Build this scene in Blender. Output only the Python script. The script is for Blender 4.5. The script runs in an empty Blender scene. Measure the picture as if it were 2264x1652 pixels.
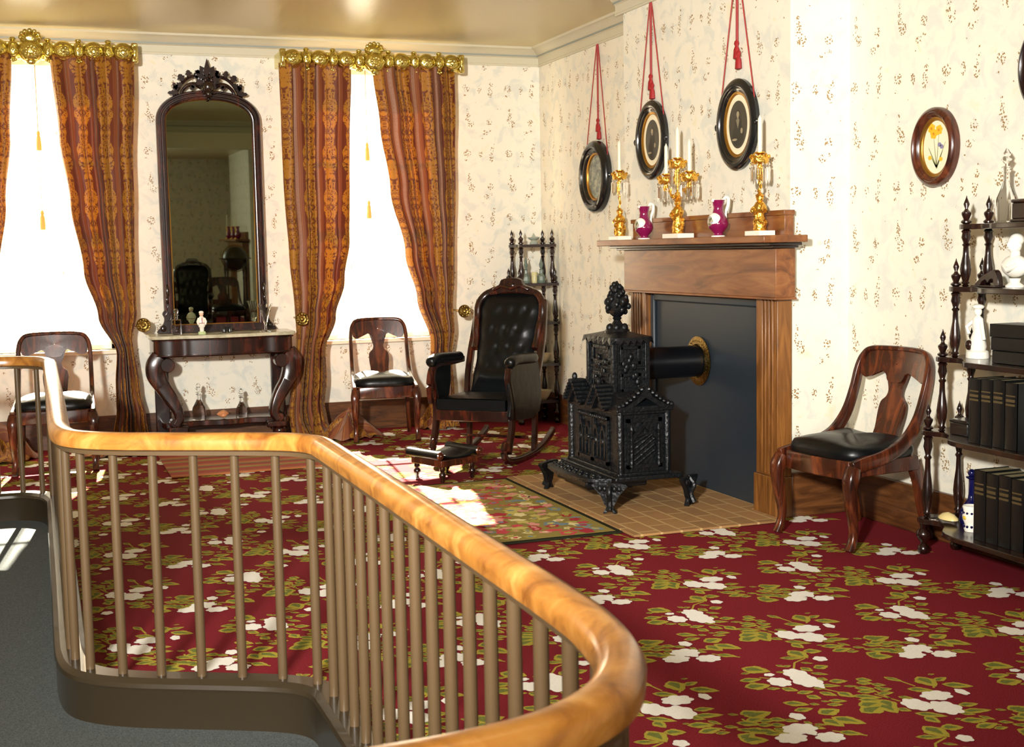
import bpy, math, random
from math import sin, cos, pi, radians, sqrt
from mathutils import Vector, Matrix
random.seed(7)
C = bpy.context.scene.collection
S = bpy.context.scene

# ------------------------------------------------------------------ camera
FOC = 2854.6
CAMR = [[0.9378561220, -0.3465177247, -0.0187446151],      # right
        [-0.0505200132, -0.0828945191, -0.9952769599],     # down
        [0.3433272821, 0.9343735682, -0.0952492122]]       # forward
CAMP = Vector((0, 0, 1.36))
cd = bpy.data.cameras.new('camera'); cam = bpy.data.objects.new('camera', cd); C.objects.link(cam)
R_, D_, F_ = [Vector(r) for r in CAMR]
cam.matrix_world = Matrix(((R_.x, -D_.x, -F_.x, 0), (R_.y, -D_.y, -F_.y, 0), (R_.z, -D_.z, -F_.z, CAMP.z), (0, 0, 0, 1)))
cd.sensor_width = 36; cd.lens = 36 * FOC / 2264; cd.clip_start = .05; cd.clip_end = 200
cd.dof.use_dof = True; cd.dof.focus_distance = 6.5; cd.dof.aperture_fstop = 11
S.camera = cam
# ------------------------------------------------------------------ world, sun, lights, exposure
W = bpy.data.worlds.new('world'); S.world = W; W.use_nodes = True
bg = W.node_tree.nodes['Background']; bg.inputs[0].default_value = (1.0, .95, .84, 1); bg.inputs[1].default_value = 4.0
sd = bpy.data.lights.new('sun', 'SUN'); sd.energy = 120; sd.angle = radians(.6); sd.color = (1, .93, .80)
sun = bpy.data.objects.new('sun', sd); C.objects.link(sun); sun.location = (3, 14, 5)
sun.rotation_euler = Vector((-.11, -1, -.68)).to_track_quat('-Z', 'Y').to_euler()
def area(name, loc, target, sx, sy, power, col=(1, .93, .82)):
    d = bpy.data.lights.new(name, 'AREA'); d.shape = 'RECTANGLE'; d.size = sx; d.size_y = sy; d.energy = power; d.color = col
    o = bpy.data.objects.new(name, d); C.objects.link(o); o.location = loc
    o.rotation_euler = (Vector(target) - Vector(loc)).to_track_quat('-Z', 'Y').to_euler(); return o
sp_ = bpy.data.lights.new('photographer_lamp', 'SPOT'); sp_.energy = 3700; sp_.spot_size = radians(74); sp_.spot_blend = 1.0; sp_.shadow_soft_size = .16; sp_.color = (1, .965, .90)
spo = bpy.data.objects.new('photographer_lamp', sp_); C.objects.link(spo); spo.location = (-1.22, -.3, 2.2)
spo.rotation_euler = (Vector((3.0, 8.0, 1.65)) - spo.location).to_track_quat('-Z', 'Y').to_euler()
area('rear_fill_light', (-.6, -5.3, 2.0), (2.0, 8, 1.2), 1.1, 1.1, 180, (1, .96, .9))  # added fill light behind the camera; the rear parlour has no window here
for wx in (.05, 2.45):                                         # portals guide the sky light through the windows
    p = area('window_portal', (wx, 10.02, 1.72), (wx, 0, 1.72), 1.0, 2.1, 1); p.data.cycles.is_portal = True
S.view_settings.view_transform = 'Standard'; S.view_settings.look = 'None'; S.view_settings.gamma = 1
S.view_settings.use_curve_mapping = False
S.view_settings.exposure = 0.0

# ------------------------------------------------------------------ photo measurements to metres
def ray(px, py):
    return R_ * ((px - 1132) / FOC) + D_ * ((py - 826) / FOC) + F_
def onX(px, py, X): r = ray(px, py); return CAMP + r * (X / r.x)
def onY(px, py, Y): r = ray(px, py); return CAMP + r * (Y / r.y)
def onZ(px, py, Z): r = ray(px, py); return CAMP + r * ((Z - CAMP.z) / r.z)

# ------------------------------------------------------------------ mesh builder
class MB:
    def __init__(s): s.v = []; s.f = []; s.m = []; s.uv = {}
    def add(s, vs, fs, T=None, mi=0):
        n = len(s.v)
        s.v += [(T @ Vector(v) if T else Vector(v)) for v in vs]
        for f in fs: s.f.append([i + n for i in f]); s.m.append(mi)
        return s
    def box(s, x0, x1, y0, y1, z0, z1, T=None, mi=0):
        vs = [(x, y, z) for z in (z0, z1) for y in (y0, y1) for x in (x0, x1)]
        return s.add(vs, [(0, 2, 3, 1), (4, 5, 7, 6), (0, 1, 5, 4), (2, 6, 7, 3), (0, 4, 6, 2), (1, 3, 7, 5)], T, mi)
    def lathe(s, prof, c=(0, 0, 0), n=20, T=None, mi=0, sx=1, sy=1, cap=True):
        vs = []
        for r, z in prof:
            for i in range(n):
                a = 2 * pi * i / n; vs.append((c[0] + r * cos(a) * sx, c[1] + r * sin(a) * sy, c[2] + z))
        fs = []
        for k in range(len(prof) - 1):
            for i in range(n):
                j = (i + 1) % n; fs.append((k * n + i, k * n + j, (k + 1) * n + j, (k + 1) * n + i))
        if cap: fs.append(tuple(range(n - 1, -1, -1))); fs.append(tuple((len(prof) - 1) * n + i for i in range(n)))
        return s.add(vs, fs, T, mi)
    def ball(s, c, rx, ry=None, rz=None, n=14, m=9, T=None, mi=0):
        ry = rx if ry is None else ry; rz = rx if rz is None else rz
        prof = [(sin(pi * k / m), -cos(pi * k / m)) for k in range(m + 1)]; prof[0] = (.001, -1); prof[-1] = (.001, 1)
        M2 = Matrix.Translation(c) @ Matrix.Diagonal((rx, ry, rz, 1))
        return s.lathe(prof, n=n, T=(T @ M2) if T else M2, mi=mi)
    def tube(s, path, r, n=8, T=None, mi=0, closed=False, sec=None, up=None):
        P = [Vector(p) for p in path]; N = len(P)
        rr = r if isinstance(r, list) else [r] * N
        sec = sec or [(cos(2 * pi * i / n), sin(2 * pi * i / n)) for i in range(n)]; n = len(sec)
        vs = []; prev = None
        for i in range(N):
            a = P[(i - 1) % N] if (closed or i) else P[0]; b = P[(i + 1) % N] if (closed or i < N - 1) else P[-1]
            t = (b - a); t = t.normalized() if t.length > 1e-9 else Vector((0, 0, 1))
            if up is not None: u = Vector(up) - t * t.dot(Vector(up))
            elif prev is None: u = Vector((0, 0, 1)) if abs(t.z) < .9 else Vector((1, 0, 0)); u = u - t * t.dot(u)
            else: u = prev - t * t.dot(prev)
            u = u.normalized() if u.length > 1e-6 else Vector((1, 0, 0)); prev = u; w = t.cross(u)
            for (p, q) in sec:
                k = rr[i]
                kx, ky = k if isinstance(k, (tuple, list)) else (k, k)
                vs.append(P[i] + w * (p * kx) + u * (q * ky))
        fs = []
        for k in range(N if closed else N - 1):
            k2 = (k + 1) % N
            for i in range(n): j = (i + 1) % n; fs.append((k * n + i, k * n + j, k2 * n + j, k2 * n + i))
        if not closed: fs.append(tuple(range(n - 1, -1, -1))); fs.append(tuple((N - 1) * n + i for i in range(n)))
        return s.add(vs, fs, T, mi)
    def prism(s, out, d0, d1, T=None, mi=0):          # outline in xz, extruded along y
        n = len(out); vs = [(x, d0, z) for x, z in out] + [(x, d1, z) for x, z in out]
        fs = [tuple(range(n)), tuple(range(2 * n - 1, n - 1, -1))] + [(i, n + i, n + (i + 1) % n, (i + 1) % n) for i in range(n)]
        return s.add(vs, fs, T, mi)
    def slab(s, out, z0, z1, T=None, mi=0):           # outline in xy, extruded along z
        n = len(out); vs = [(x, y, z0) for x, y in out] + [(x, y, z1) for x, y in out]
        fs = [tuple(range(n - 1, -1, -1)), tuple(range(n, 2 * n))] + [(i, (i + 1) % n, n + (i + 1) % n, n + i) for i in range(n)]
        return s.add(vs, fs, T, mi)
    def grid(s, fn, nu, nv, T=None, mi=0, uv=None):
        vs = [fn(i / (nu - 1), j / (nv - 1)) for j in range(nv) for i in range(nu)]
        fs = [(j * nu + i, j * nu + i + 1, (j + 1) * nu + i + 1, (j + 1) * nu + i) for j in range(nv - 1) for i in range(nu - 1)]
        if uv:
            b = len(s.v)
            for j in range(nv):
                for i in range(nu): s.uv[b + j * nu + i] = uv(i / (nu - 1), j / (nv - 1))
        return s.add(vs, fs, T, mi)
    def build(s, name, mat, parent=None, bevel=0, smooth=35, solid=0, sub=0, label=None):
        me = bpy.data.meshes.new(name); me.from_pydata(s.v, [], s.f)
        mats = mat if isinstance(mat, (list, tuple)) else [mat]
        for m_ in mats: me.materials.append(m_)
        if len(mats) > 1: me.polygons.foreach_set('material_index', s.m)
        if s.uv:
            l = me.uv_layers.new(name='UVMap')
            for lp in me.loops: l.data[lp.index].uv = s.uv.get(lp.vertex_index, (0, 0))
        me.polygons.foreach_set('use_smooth', [True] * len(me.polygons)); me.update()
        me.set_sharp_from_angle(angle=radians(smooth))
        o = bpy.data.objects.new(name, me); C.objects.link(o)
        if parent: o.parent = parent
        if solid: q = o.modifiers.new('thick', 'SOLIDIFY'); q.thickness = solid; q.offset = 0
        if bevel: q = o.modifiers.new('bevel', 'BEVEL'); q.width = bevel; q.segments = 2; q.limit_method = 'ANGLE'; q.angle_limit = radians(40)
        if sub: q = o.modifiers.new('sub', 'SUBSURF'); q.levels = sub; q.render_levels = sub
        if label: o['label'] = label
        return o
def rot(a, ax='Z'): return Matrix.Rotation(a, 4, ax)
def tr(x, y, z): return Matrix.Translation((x, y, z))
def tag(o, label, cat, group=None):
    o['label'] = label; o['category'] = cat
    if group: o['group'] = group
    return o
def thing(name, label, cat, loc=(0, 0, 0), rz=0, group=None):
    o = bpy.data.objects.new(name, None); C.objects.link(o); o.empty_display_size = .1
    o.location = loc; o.rotation_euler = (0, 0, rz); return tag(o, label, cat, group)
def struct(o): o['kind'] = 'structure'; return o
def dup(root, loc, rz=0, label=None, group=None, sc=None):
    def cp(o, par):
        c = o.copy(); C.objects.link(c)
        if par: c.parent = par
        for ch in [x for x in kids if x.parent == o]: cp(ch, c)
        return c
    kids = [x for x in bpy.data.objects if x.parent]
    r = cp(root, None); r.location = loc; r.rotation_euler = (0, 0, rz)
    if sc: r.scale = (sc, sc, sc)
    if label: r['label'] = label
    if group: r['group'] = group
    return r
def smooth_path(pts, k=4, closed=False):               # Catmull-Rom
    P = [Vector(p) if len(p) == 3 else Vector((p[0], p[1], 0)) for p in pts]; n = len(P); out = []
    for i in range(n if closed else n - 1):
        if closed: a, b, c, d = P[(i - 1) % n], P[i], P[(i + 1) % n], P[(i + 2) % n]
        else: a, b, c, d = P[max(i - 1, 0)], P[i], P[i + 1], P[min(i + 2, n - 1)]
        for j in range(k):
            t = j / k; out.append(.5 * ((2 * b) + (c - a) * t + (2 * a - 5 * b + 4 * c - d) * t * t + (3 * b - a - 3 * c + d) * t ** 3))
    if not closed: out.append(P[-1])
    return out
def sp2(pts, k=4, closed=False): return [(v.x, v.y) for v in smooth_path(pts, k, closed)]
def lerp(tab, z):                                      # table [(z, value)] ascending
    if z <= tab[0][0]: return tab[0][1]
    for (a, u), (b, v) in zip(tab, tab[1:]):
        if z <= b: t = (z - a) / (b - a); t = t * t * (3 - 2 * t); return u + (v - u) * t
    return tab[-1][1]
SQ = [(-1, -1), (1, -1), (1, 1), (-1, 1)]
RSQ = [(-1, -.7), (-.7, -1), (.7, -1), (1, -.7), (1, .7), (.7, 1), (-.7, 1), (-1, .7)]

# ------------------------------------------------------------------ materials
def lin(c):
    return tuple(((x / 255) / 12.92 if x / 255 <= .04045 else ((x / 255 + .055) / 1.055) ** 2.4) for x in c) + (1,)
class NT:
    def __init__(s, name):
        s.mat = bpy.data.materials.new(name); s.mat.use_nodes = True; s.t = s.mat.node_tree; s.b = s.t.nodes['Principled BSDF']
        s.out = s.t.nodes['Material Output']
    def n(s, ty, **k):
        x = s.t.nodes.new(ty)
        for a, b in k.items(): setattr(x, a, b)
        return x
    def link(s, a, b): s.t.links.new(a, b)
    def val(s, x, inp):
        if hasattr(x, 'is_output'): s.link(x, inp)
        else: inp.default_value = x
    def m(s, op, a, b=0.0, c=None, clamp=False):
        x = s.n('ShaderNodeMath', operation=op); x.use_clamp = clamp; s.val(a, x.inputs[0]); s.val(b, x.inputs[1])
        if c is not None: s.val(c, x.inputs[2])
        return x.outputs[0]
    def mix(s, f, a, b):
        x = s.n('ShaderNodeMix', data_type='RGBA'); s.val(f, x.inputs[0]); s.val(a, x.inputs[6]); s.val(b, x.inputs[7]); return x.outputs[2]
    def pos(s, scale=(1, 1, 1), kind='Object'):
        c = s.n('ShaderNodeTexCoord'); mp = s.n('ShaderNodeMapping'); s.link(c.outputs[kind], mp.inputs[0]); mp.inputs['Scale'].default_value = scale; return mp.outputs[0]
    def noise(s, vec, scale, detail=3, rough=.5, dist=0):
        x = s.n('ShaderNodeTexNoise'); s.link(vec, x.inputs['Vector']); x.inputs['Scale'].default_value = scale; x.inputs['Detail'].default_value = detail
        x.inputs['Roughness'].default_value = rough; x.inputs['Distortion'].default_value = dist; return x.outputs[0]
    def vor(s, vec, scale, feature='F1', out=0, rnd=1.0):
        x = s.n('ShaderNodeTexVoronoi', feature=feature); s.link(vec, x.inputs['Vector']); x.inputs['Scale'].default_value = scale; x.inputs['Randomness'].default_value = rnd; return x.outputs[out]
    def ramp(s, f, stops):
        x = s.n('ShaderNodeValToRGB'); e = x.color_ramp.elements
        while len(e) < len(stops): e.new(.5)
        for q, (p, c) in zip(e, stops): q.position = p; q.color = c if len(c) == 4 else lin(c)
        s.link(f, x.inputs[0]); return x.outputs[0]
    def bump(s, h, strength=.3, dist=.01):
        x = s.n('ShaderNodeBump'); x.inputs['Strength'].default_value = strength; x.inputs['Distance'].default_value = dist; s.link(h, x.inputs['Height']); s.link(x.outputs[0], s.b.inputs['Normal'])
    def col(s, x): s.val(x, s.b.inputs['Base Color'])
    def set(s, **k):
        for a, v in k.items(): s.b.inputs[a.replace('_', ' ')].default_value = v
        return s
def plain(name, c, rough=.5, metal=0, **k):
    t = NT(name); t.col(lin(c)); t.set(Roughness=rough, Metallic=metal, **k); return t.mat
def wood(name, dark, mid, light, scale=(6, 6, 1.2), rough=.28, figure=3.0, coat=.3):
    t = NT(name); v = t.pos(scale); a = t.noise(v, figure, 5, .6, 1.6); t.col(t.ramp(a, [(.3, dark), (.5, mid), (.72, light)]))
    t.set(Roughness=rough, Coat_Weight=coat, Coat_Roughness=.15); t.bump(t.noise(v, 40, 2), .05, .002); return t.mat
MAHOG = wood('mahogany', (14, 5, 4), (36, 13, 8), (84, 34, 18), rough=.25, figure=2.2)
MAHOGL = wood('mahogany_side_chair', (24, 8, 5), (60, 24, 12), (112, 54, 26), rough=.25, figure=2.0)
ROSEW = wood('dark_rosewood', (12, 5, 4), (28, 11, 8), (52, 24, 14), rough=.24)
WALN = wood('walnut_mantel', (84, 50, 20), (118, 74, 32), (148, 98, 46), scale=(9, 9, .9), rough=.38, figure=2.5, coat=.15)
WALNH = wood('walnut_mantel_horizontal', (92, 52, 26), (124, 74, 38), (150, 98, 54), scale=(5, .9, 6), rough=.38, figure=2.0, coat=.15)
BASEB = wood('baseboard_walnut', (50, 28, 13), (84, 50, 24), (112, 70, 36), scale=(1, 1, 7), rough=.35, coat=.15)
OAKRAIL = wood('golden_rail_wood', (112, 64, 22), (164, 108, 44), (194, 142, 74), scale=(3, 3, 3), rough=.3, figure=2.4, coat=.4)
BROWNP = plain('brown_baluster_paint', (80, 63, 42), .34)
CURBP = plain('dark_curb_paint', (44, 36, 24), .28, Coat_Weight=.3)
def _iron():
    t = NT('cast_iron'); v = t.pos(); t.col(lin((14, 17, 20))); t.set(Roughness=.38, Metallic=.25)
    h = t.m('ADD', t.m('MULTIPLY', t.vor(v, 55, 'SMOOTH_F1'), 1.0), t.noise(v, 70, 3)); t.bump(h, .5, .006); return t.mat
IRON = _iron()
IRONS = plain('smooth_black_iron', (10, 12, 16), .3, .2)
def _gold(name, c, sc, st, rough=.22):
    t = NT(name); v = t.pos(); t.col(lin(c)); t.set(Roughness=rough, Metallic=1.0); t.bump(t.m('ADD', t.noise(v, sc, 3), t.vor(v, sc * .8, 'SMOOTH_F1')), st, .008); return t.mat
GILT = _gold('stamped_gilt', (218, 202, 122), 45, .55, .22)
ORMOLU = _gold('gilt_bronze', (244, 192, 84), 80, .6, .3)
GOLDP = plain('gold_slip', (176, 132, 58), .35, .9)
BRASS = _gold('old_brass', (150, 124, 66), 90, .5, .32)
def _leather(name, c, rough=.3, sh=0):
    t = NT(name); v = t.pos(); t.col(lin(c)); t.set(Roughness=rough, Specular_IOR_Level=.3); t.bump(t.noise(v, 14, 2), .12, .02)
    t.set(Sheen_Weight=sh); return t.mat
HAIRC = _leather('black_horsehair', (5, 8, 10), .34)
MARBLEW = plain('white_marble_base', (236, 228, 212), .3)
def _marble():
    t = NT('table_marble'); v = t.pos(); t.col(t.ramp(t.noise(v, 9, 6, .6, 1.2), [(.3, (150, 144, 118)), (.6, (196, 190, 164))])); t.set(Roughness=.18); return t.mat
MARBLE = _marble()
CHINA = plain('white_china', (236, 232, 220), .25)
MAGENTA = plain('magenta_glaze', (122, 16, 68), .14, Coat_Weight=.6)
CANDLE = plain('candle_wax', (240, 230, 204), .4)
BLACKP = plain('black_lacquer_frame', (16, 18, 20), .22, Coat_Weight=.4)
RED = plain('red_silk_cord', (148, 24, 26), .6)
def _glass(name, c=(1, 1, 1, 1), r=.02):
    t = NT(name); t.set(Roughness=r, IOR=1.22, Transmission_Weight=1.0); t.b.inputs['Base Color'].default_value = c; return t.mat
GLASS = _glass('clear_crystal')
BLUEG = plain('cobalt_glass', (14, 16, 66), .08, Coat_Weight=.5)
def _pane():
    t = NT('window_glass'); tr_ = t.n('ShaderNodeBsdfTransparent'); g = t.n('ShaderNodeBsdfGlossy'); g.inputs['Roughness'].default_value = .02
    mx = t.n('ShaderNodeMixShader'); mx.inputs[0].default_value = .06; t.link(tr_.outputs[0], mx.inputs[1]); t.link(g.outputs[0], mx.inputs[2]); t.link(mx.outputs[0], t.out.inputs[0]); return t.mat
PANE = _pane()
def _sheer():
    t = NT('sheer_shade_linen'); tr_ = t.n('ShaderNodeBsdfTransparent'); tl = t.n('ShaderNodeBsdfTranslucent'); df = t.n('ShaderNodeBsdfDiffuse')
    tl.inputs[0].default_value = lin((250, 240, 214)); df.inputs[0].default_value = lin((250, 242, 222)); tr_.inputs[0].default_value = (1, .97, .9, 1)
    a = t.n('ShaderNodeMixShader'); a.inputs[0].default_value = .4; t.link(tl.outputs[0], a.inputs[1]); t.link(df.outputs[0], a.inputs[2])
    b = t.n('ShaderNodeMixShader'); b.inputs[0].default_value = .3; t.link(tr_.outputs[0], b.inputs[1]); t.link(a.outputs[0], b.inputs[2]); t.link(b.outputs[0], t.out.inputs[0]); return t.mat
SHEER = _sheer()
MIRRORM = plain('mirror_silver', (146, 156, 138), .015, 1.0)
PAINT = plain('cream_window_paint', (226, 218, 194), .4)
CROWN = plain('stone_grey_moulding_paint', (198, 192, 168), .45)
CROWNB = plain('blue_grey_moulding_line', (142, 148, 140), .45)
def _ceil():
    t = NT('glossy_cream_ceiling_paint'); t.col(lin((204, 190, 146))); t.set(Roughness=.30, Specular_IOR_Level=.5); t.bump(t.noise(t.pos((6, .5, 1)), 5, 2), .05, .02); return t.mat
CEIL = _ceil()
def _wallpaper():
    t = NT('sprigged_wallpaper'); g = t.n('ShaderNodeNewGeometry'); sp = t.n('ShaderNodeSeparateXYZ'); t.link(g.outputs['Position'], sp.inputs[0])
    x, y, z = sp.outputs
    # widths run along x on one pair of walls and along y on the other
    h = t.m('SUBTRACT', x, y)
    PX, PZ = .345, .50
    u = t.m('FRACT', t.m('DIVIDE', t.m('ADD', h, 40.0), PX)); w = t.m('FRACT', t.m('DIVIDE', t.m('ADD', z, 4.0), PZ))
    cv = t.n('ShaderNodeCombineXYZ'); t.link(h, cv.inputs[0]); t.link(z, cv.inputs[1])
    # sprigs: (u, w, half width m, half height m)
    sprigs = [(.22, .82, .016, .030), (.27, .70, .028, .032), (.20, .76, .020, .012), (.21, .905, .010, .014),
              (.72, .72, .024, .026), (.73, .60, .012, .010), (.62, .56, .022, .020),
              (.18, .24, .030, .030), (.50, .22, .016, .030), (.14, .13, .012, .008), (.78, .30, .016, .020), (.75, .18, .020, .040), (.80, .38, .012, .008),
              (.40, .03, .005, .005), (.55, .47, .006, .004), (.92, .93, .006, .004)]
    mask = None
    for (a, b, rx, rz) in sprigs:
        dx = t.m('MULTIPLY', t.m('SUBTRACT', u, a), PX / rx); dz = t.m('MULTIPLY', t.m('SUBTRACT', w, b), PZ / rz)
        d = t.m('ADD', t.m('MULTIPLY', dx, dx), t.m('MULTIPLY', dz, dz)); k = t.m('LESS_THAN', d, 1.0)
        mask = k if mask is None else t.m('MAXIMUM', mask, k)
    dots = t.m('LESS_THAN', t.vor(cv.outputs[0], 95), .42)
    f = t.m('MULTIPLY', t.m('MULTIPLY', mask, dots), .95)
    shade = t.noise(cv.outputs[0], 9, 4, .6, .6); gh = t.ramp(shade, [(.38, (212, 212, 200)), (.50, (228, 223, 206)), (.62, (228, 223, 206)), (.74, (226, 216, 184))])
    t.col(t.mix(f, gh, lin((140, 106, 50)))); t.set(Roughness=.6); return t.mat
WALLP = _wallpaper()
def _gcarpet():
    t = NT('grey_walkway_carpet'); v = t.pos(); t.col(t.ramp(t.noise(v, 260, 2, .7), [(.3, (50, 54, 54)), (.7, (92, 96, 94))])); t.set(Roughness=.95, Specular_IOR_Level=.1); return t.mat
GCARP = _gcarpet()
def _pile(name, c, amt=14):
    t = NT(name); v = t.pos(); a = tuple(max(0, q - amt) for q in c); b = tuple(min(255, q + amt) for q in c)
    t.col(t.ramp(t.noise(v, 240, 2, .7), [(.3, a), (.7, b)])); t.set(Roughness=.95, Specular_IOR_Level=.08); return t.mat
CRED = _pile('carpet_crimson', (112, 25, 34)); COCH = _pile('carpet_ochre_leaf', (156, 142, 52)); CGRN = _pile('carpet_green_leaf', (100, 104, 48)); CWHT = _pile('carpet_white_rose', (222, 218, 208), 8)
def _brick():
    t = NT('hearth_brick'); v = t.pos((1, 1, 1)); b = t.n('ShaderNodeTexBrick'); mp = t.n('ShaderNodeMapping'); mp.inputs['Rotation'].default_value = (0, 0, pi / 2); t.link(v, mp.inputs[0]); t.link(mp.outputs[0], b.inputs['Vector']); b.inputs['Scale'].default_value = 1
    b.inputs['Brick Width'].default_value = .21; b.inputs['Row Height'].default_value = .105; b.inputs['Mortar Size'].default_value = .007; b.offset = .5
    b.inputs['Color1'].default_value = lin((158, 116, 68)); b.inputs['Color2'].default_value = lin((128, 92, 52)); b.inputs['Mortar'].default_value = lin((182, 152, 100))
    t.col(t.mix(t.m('MULTIPLY', t.noise(v, 30, 4, .7), .4), b.outputs[0], lin((176, 136, 86)))); t.set(Roughness=.8); t.bump(b.outputs[1], -.4, .004); return t.mat
BRICK = _brick()
def _damask():
    t = NT('gold_and_rust_damask'); uv = t.n('ShaderNodeUVMap'); sp = t.n('ShaderNodeSeparateXYZ'); t.link(uv.outputs[0], sp.inputs[0]); u, v = sp.outputs[0], sp.outputs[1]
    P = .30; U = t.m('FRACT', t.m('DIVIDE', u, P)); du = t.m('ABSOLUTE', t.m('SUBTRACT', U, .5))          # 0 at stripe centre
    wob = t.m('MULTIPLY', t.m('SINE', t.m('MULTIPLY', v, 2 * pi / .33)), .05)
    wob2 = t.m('MULTIPLY', t.m('SINE', t.m('MULTIPLY', v, 2 * pi / .11)), .02)
    edge = t.m('ADD', t.m('ADD', .265, wob), wob2)
    gold = t.m('LESS_THAN', du, edge)
    cv = t.n('ShaderNodeCombineXYZ'); t.link(t.m('MULTIPLY', du, P * 1.0), cv.inputs[0]); t.link(t.m('MULTIPLY', t.m('ABSOLUTE', t.m('SUBTRACT', t.m('FRACT', t.m('DIVIDE', v, .66)), .5)), .66), cv.inputs[1])
    holes = t.m('LESS_THAN', t.noise(cv.outputs[0], 24, 3, .6, 2.4), .46)
    rib = t.m('LESS_THAN', t.m('ABSOLUTE', t.m('SUBTRACT', du, .5)), .062)
    ribp = t.m('GREATER_THAN', t.vor(cv.outputs[0], 150), .35)
    line = t.m('LESS_THAN', t.m('ABSOLUTE', t.m('SUBTRACT', du, .405)), .006)
    rust = t.mix(t.m('LESS_THAN', t.m('ABSOLUTE', t.m('SUBTRACT', du, .40)), .075), lin((112, 50, 22)), lin((138, 76, 42)))
    c = t.mix(gold, rust, t.mix(holes, lin((172, 116, 28)), lin((112, 54, 20))))
    c = t.mix(t.m('MULTIPLY', rib, t.m('ADD', .55, t.m('MULTIPLY', ribp, .45))), c, lin((158, 116, 92)))
    c = t.mix(t.m('MULTIPLY', line, .5), c, lin((186, 128, 54)))
    t.col(c); t.set(Roughness=.6, Sheen_Weight=.1)
    tl = t.n('ShaderNodeBsdfTranslucent'); t.link(c, tl.inputs[0]); mx = t.n('ShaderNodeMixShader'); mx.inputs[0].default_value = .25
    t.link(t.b.outputs[0], mx.inputs[1]); t.link(tl.outputs[0], mx.inputs[2]); t.link(mx.outputs[0], t.out.inputs[0]); return t.mat
DAMASK = _damask()
def _bookm():
    t = NT('dark_book_cloth'); v = t.pos(); sp = t.n('ShaderNodeSeparateXYZ'); t.link(v, sp.inputs[0]); t.col(lin((9, 12, 14))); t.set(Roughness=.32); t.bump(t.noise(v, 180, 2), .2, .002); return t.mat
BOOKM = _bookm(); PAGES = plain('book_page_edges', (150, 138, 100), .7); TITLE = plain('worn_gilt_title', (92, 78, 50), .5, .4)
# ================================================================== THE SETTING
def wallbox(name, x0, x1, y0, y1, z0, z1, mat=None):
    return struct(MB().box(x0, x1, y0, y1, z0, z1).build(name, mat or WALLP))
ZC = 2.94
XL, XR, YF, YN = -1.4, 3.84, 9.7, -6.5
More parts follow.
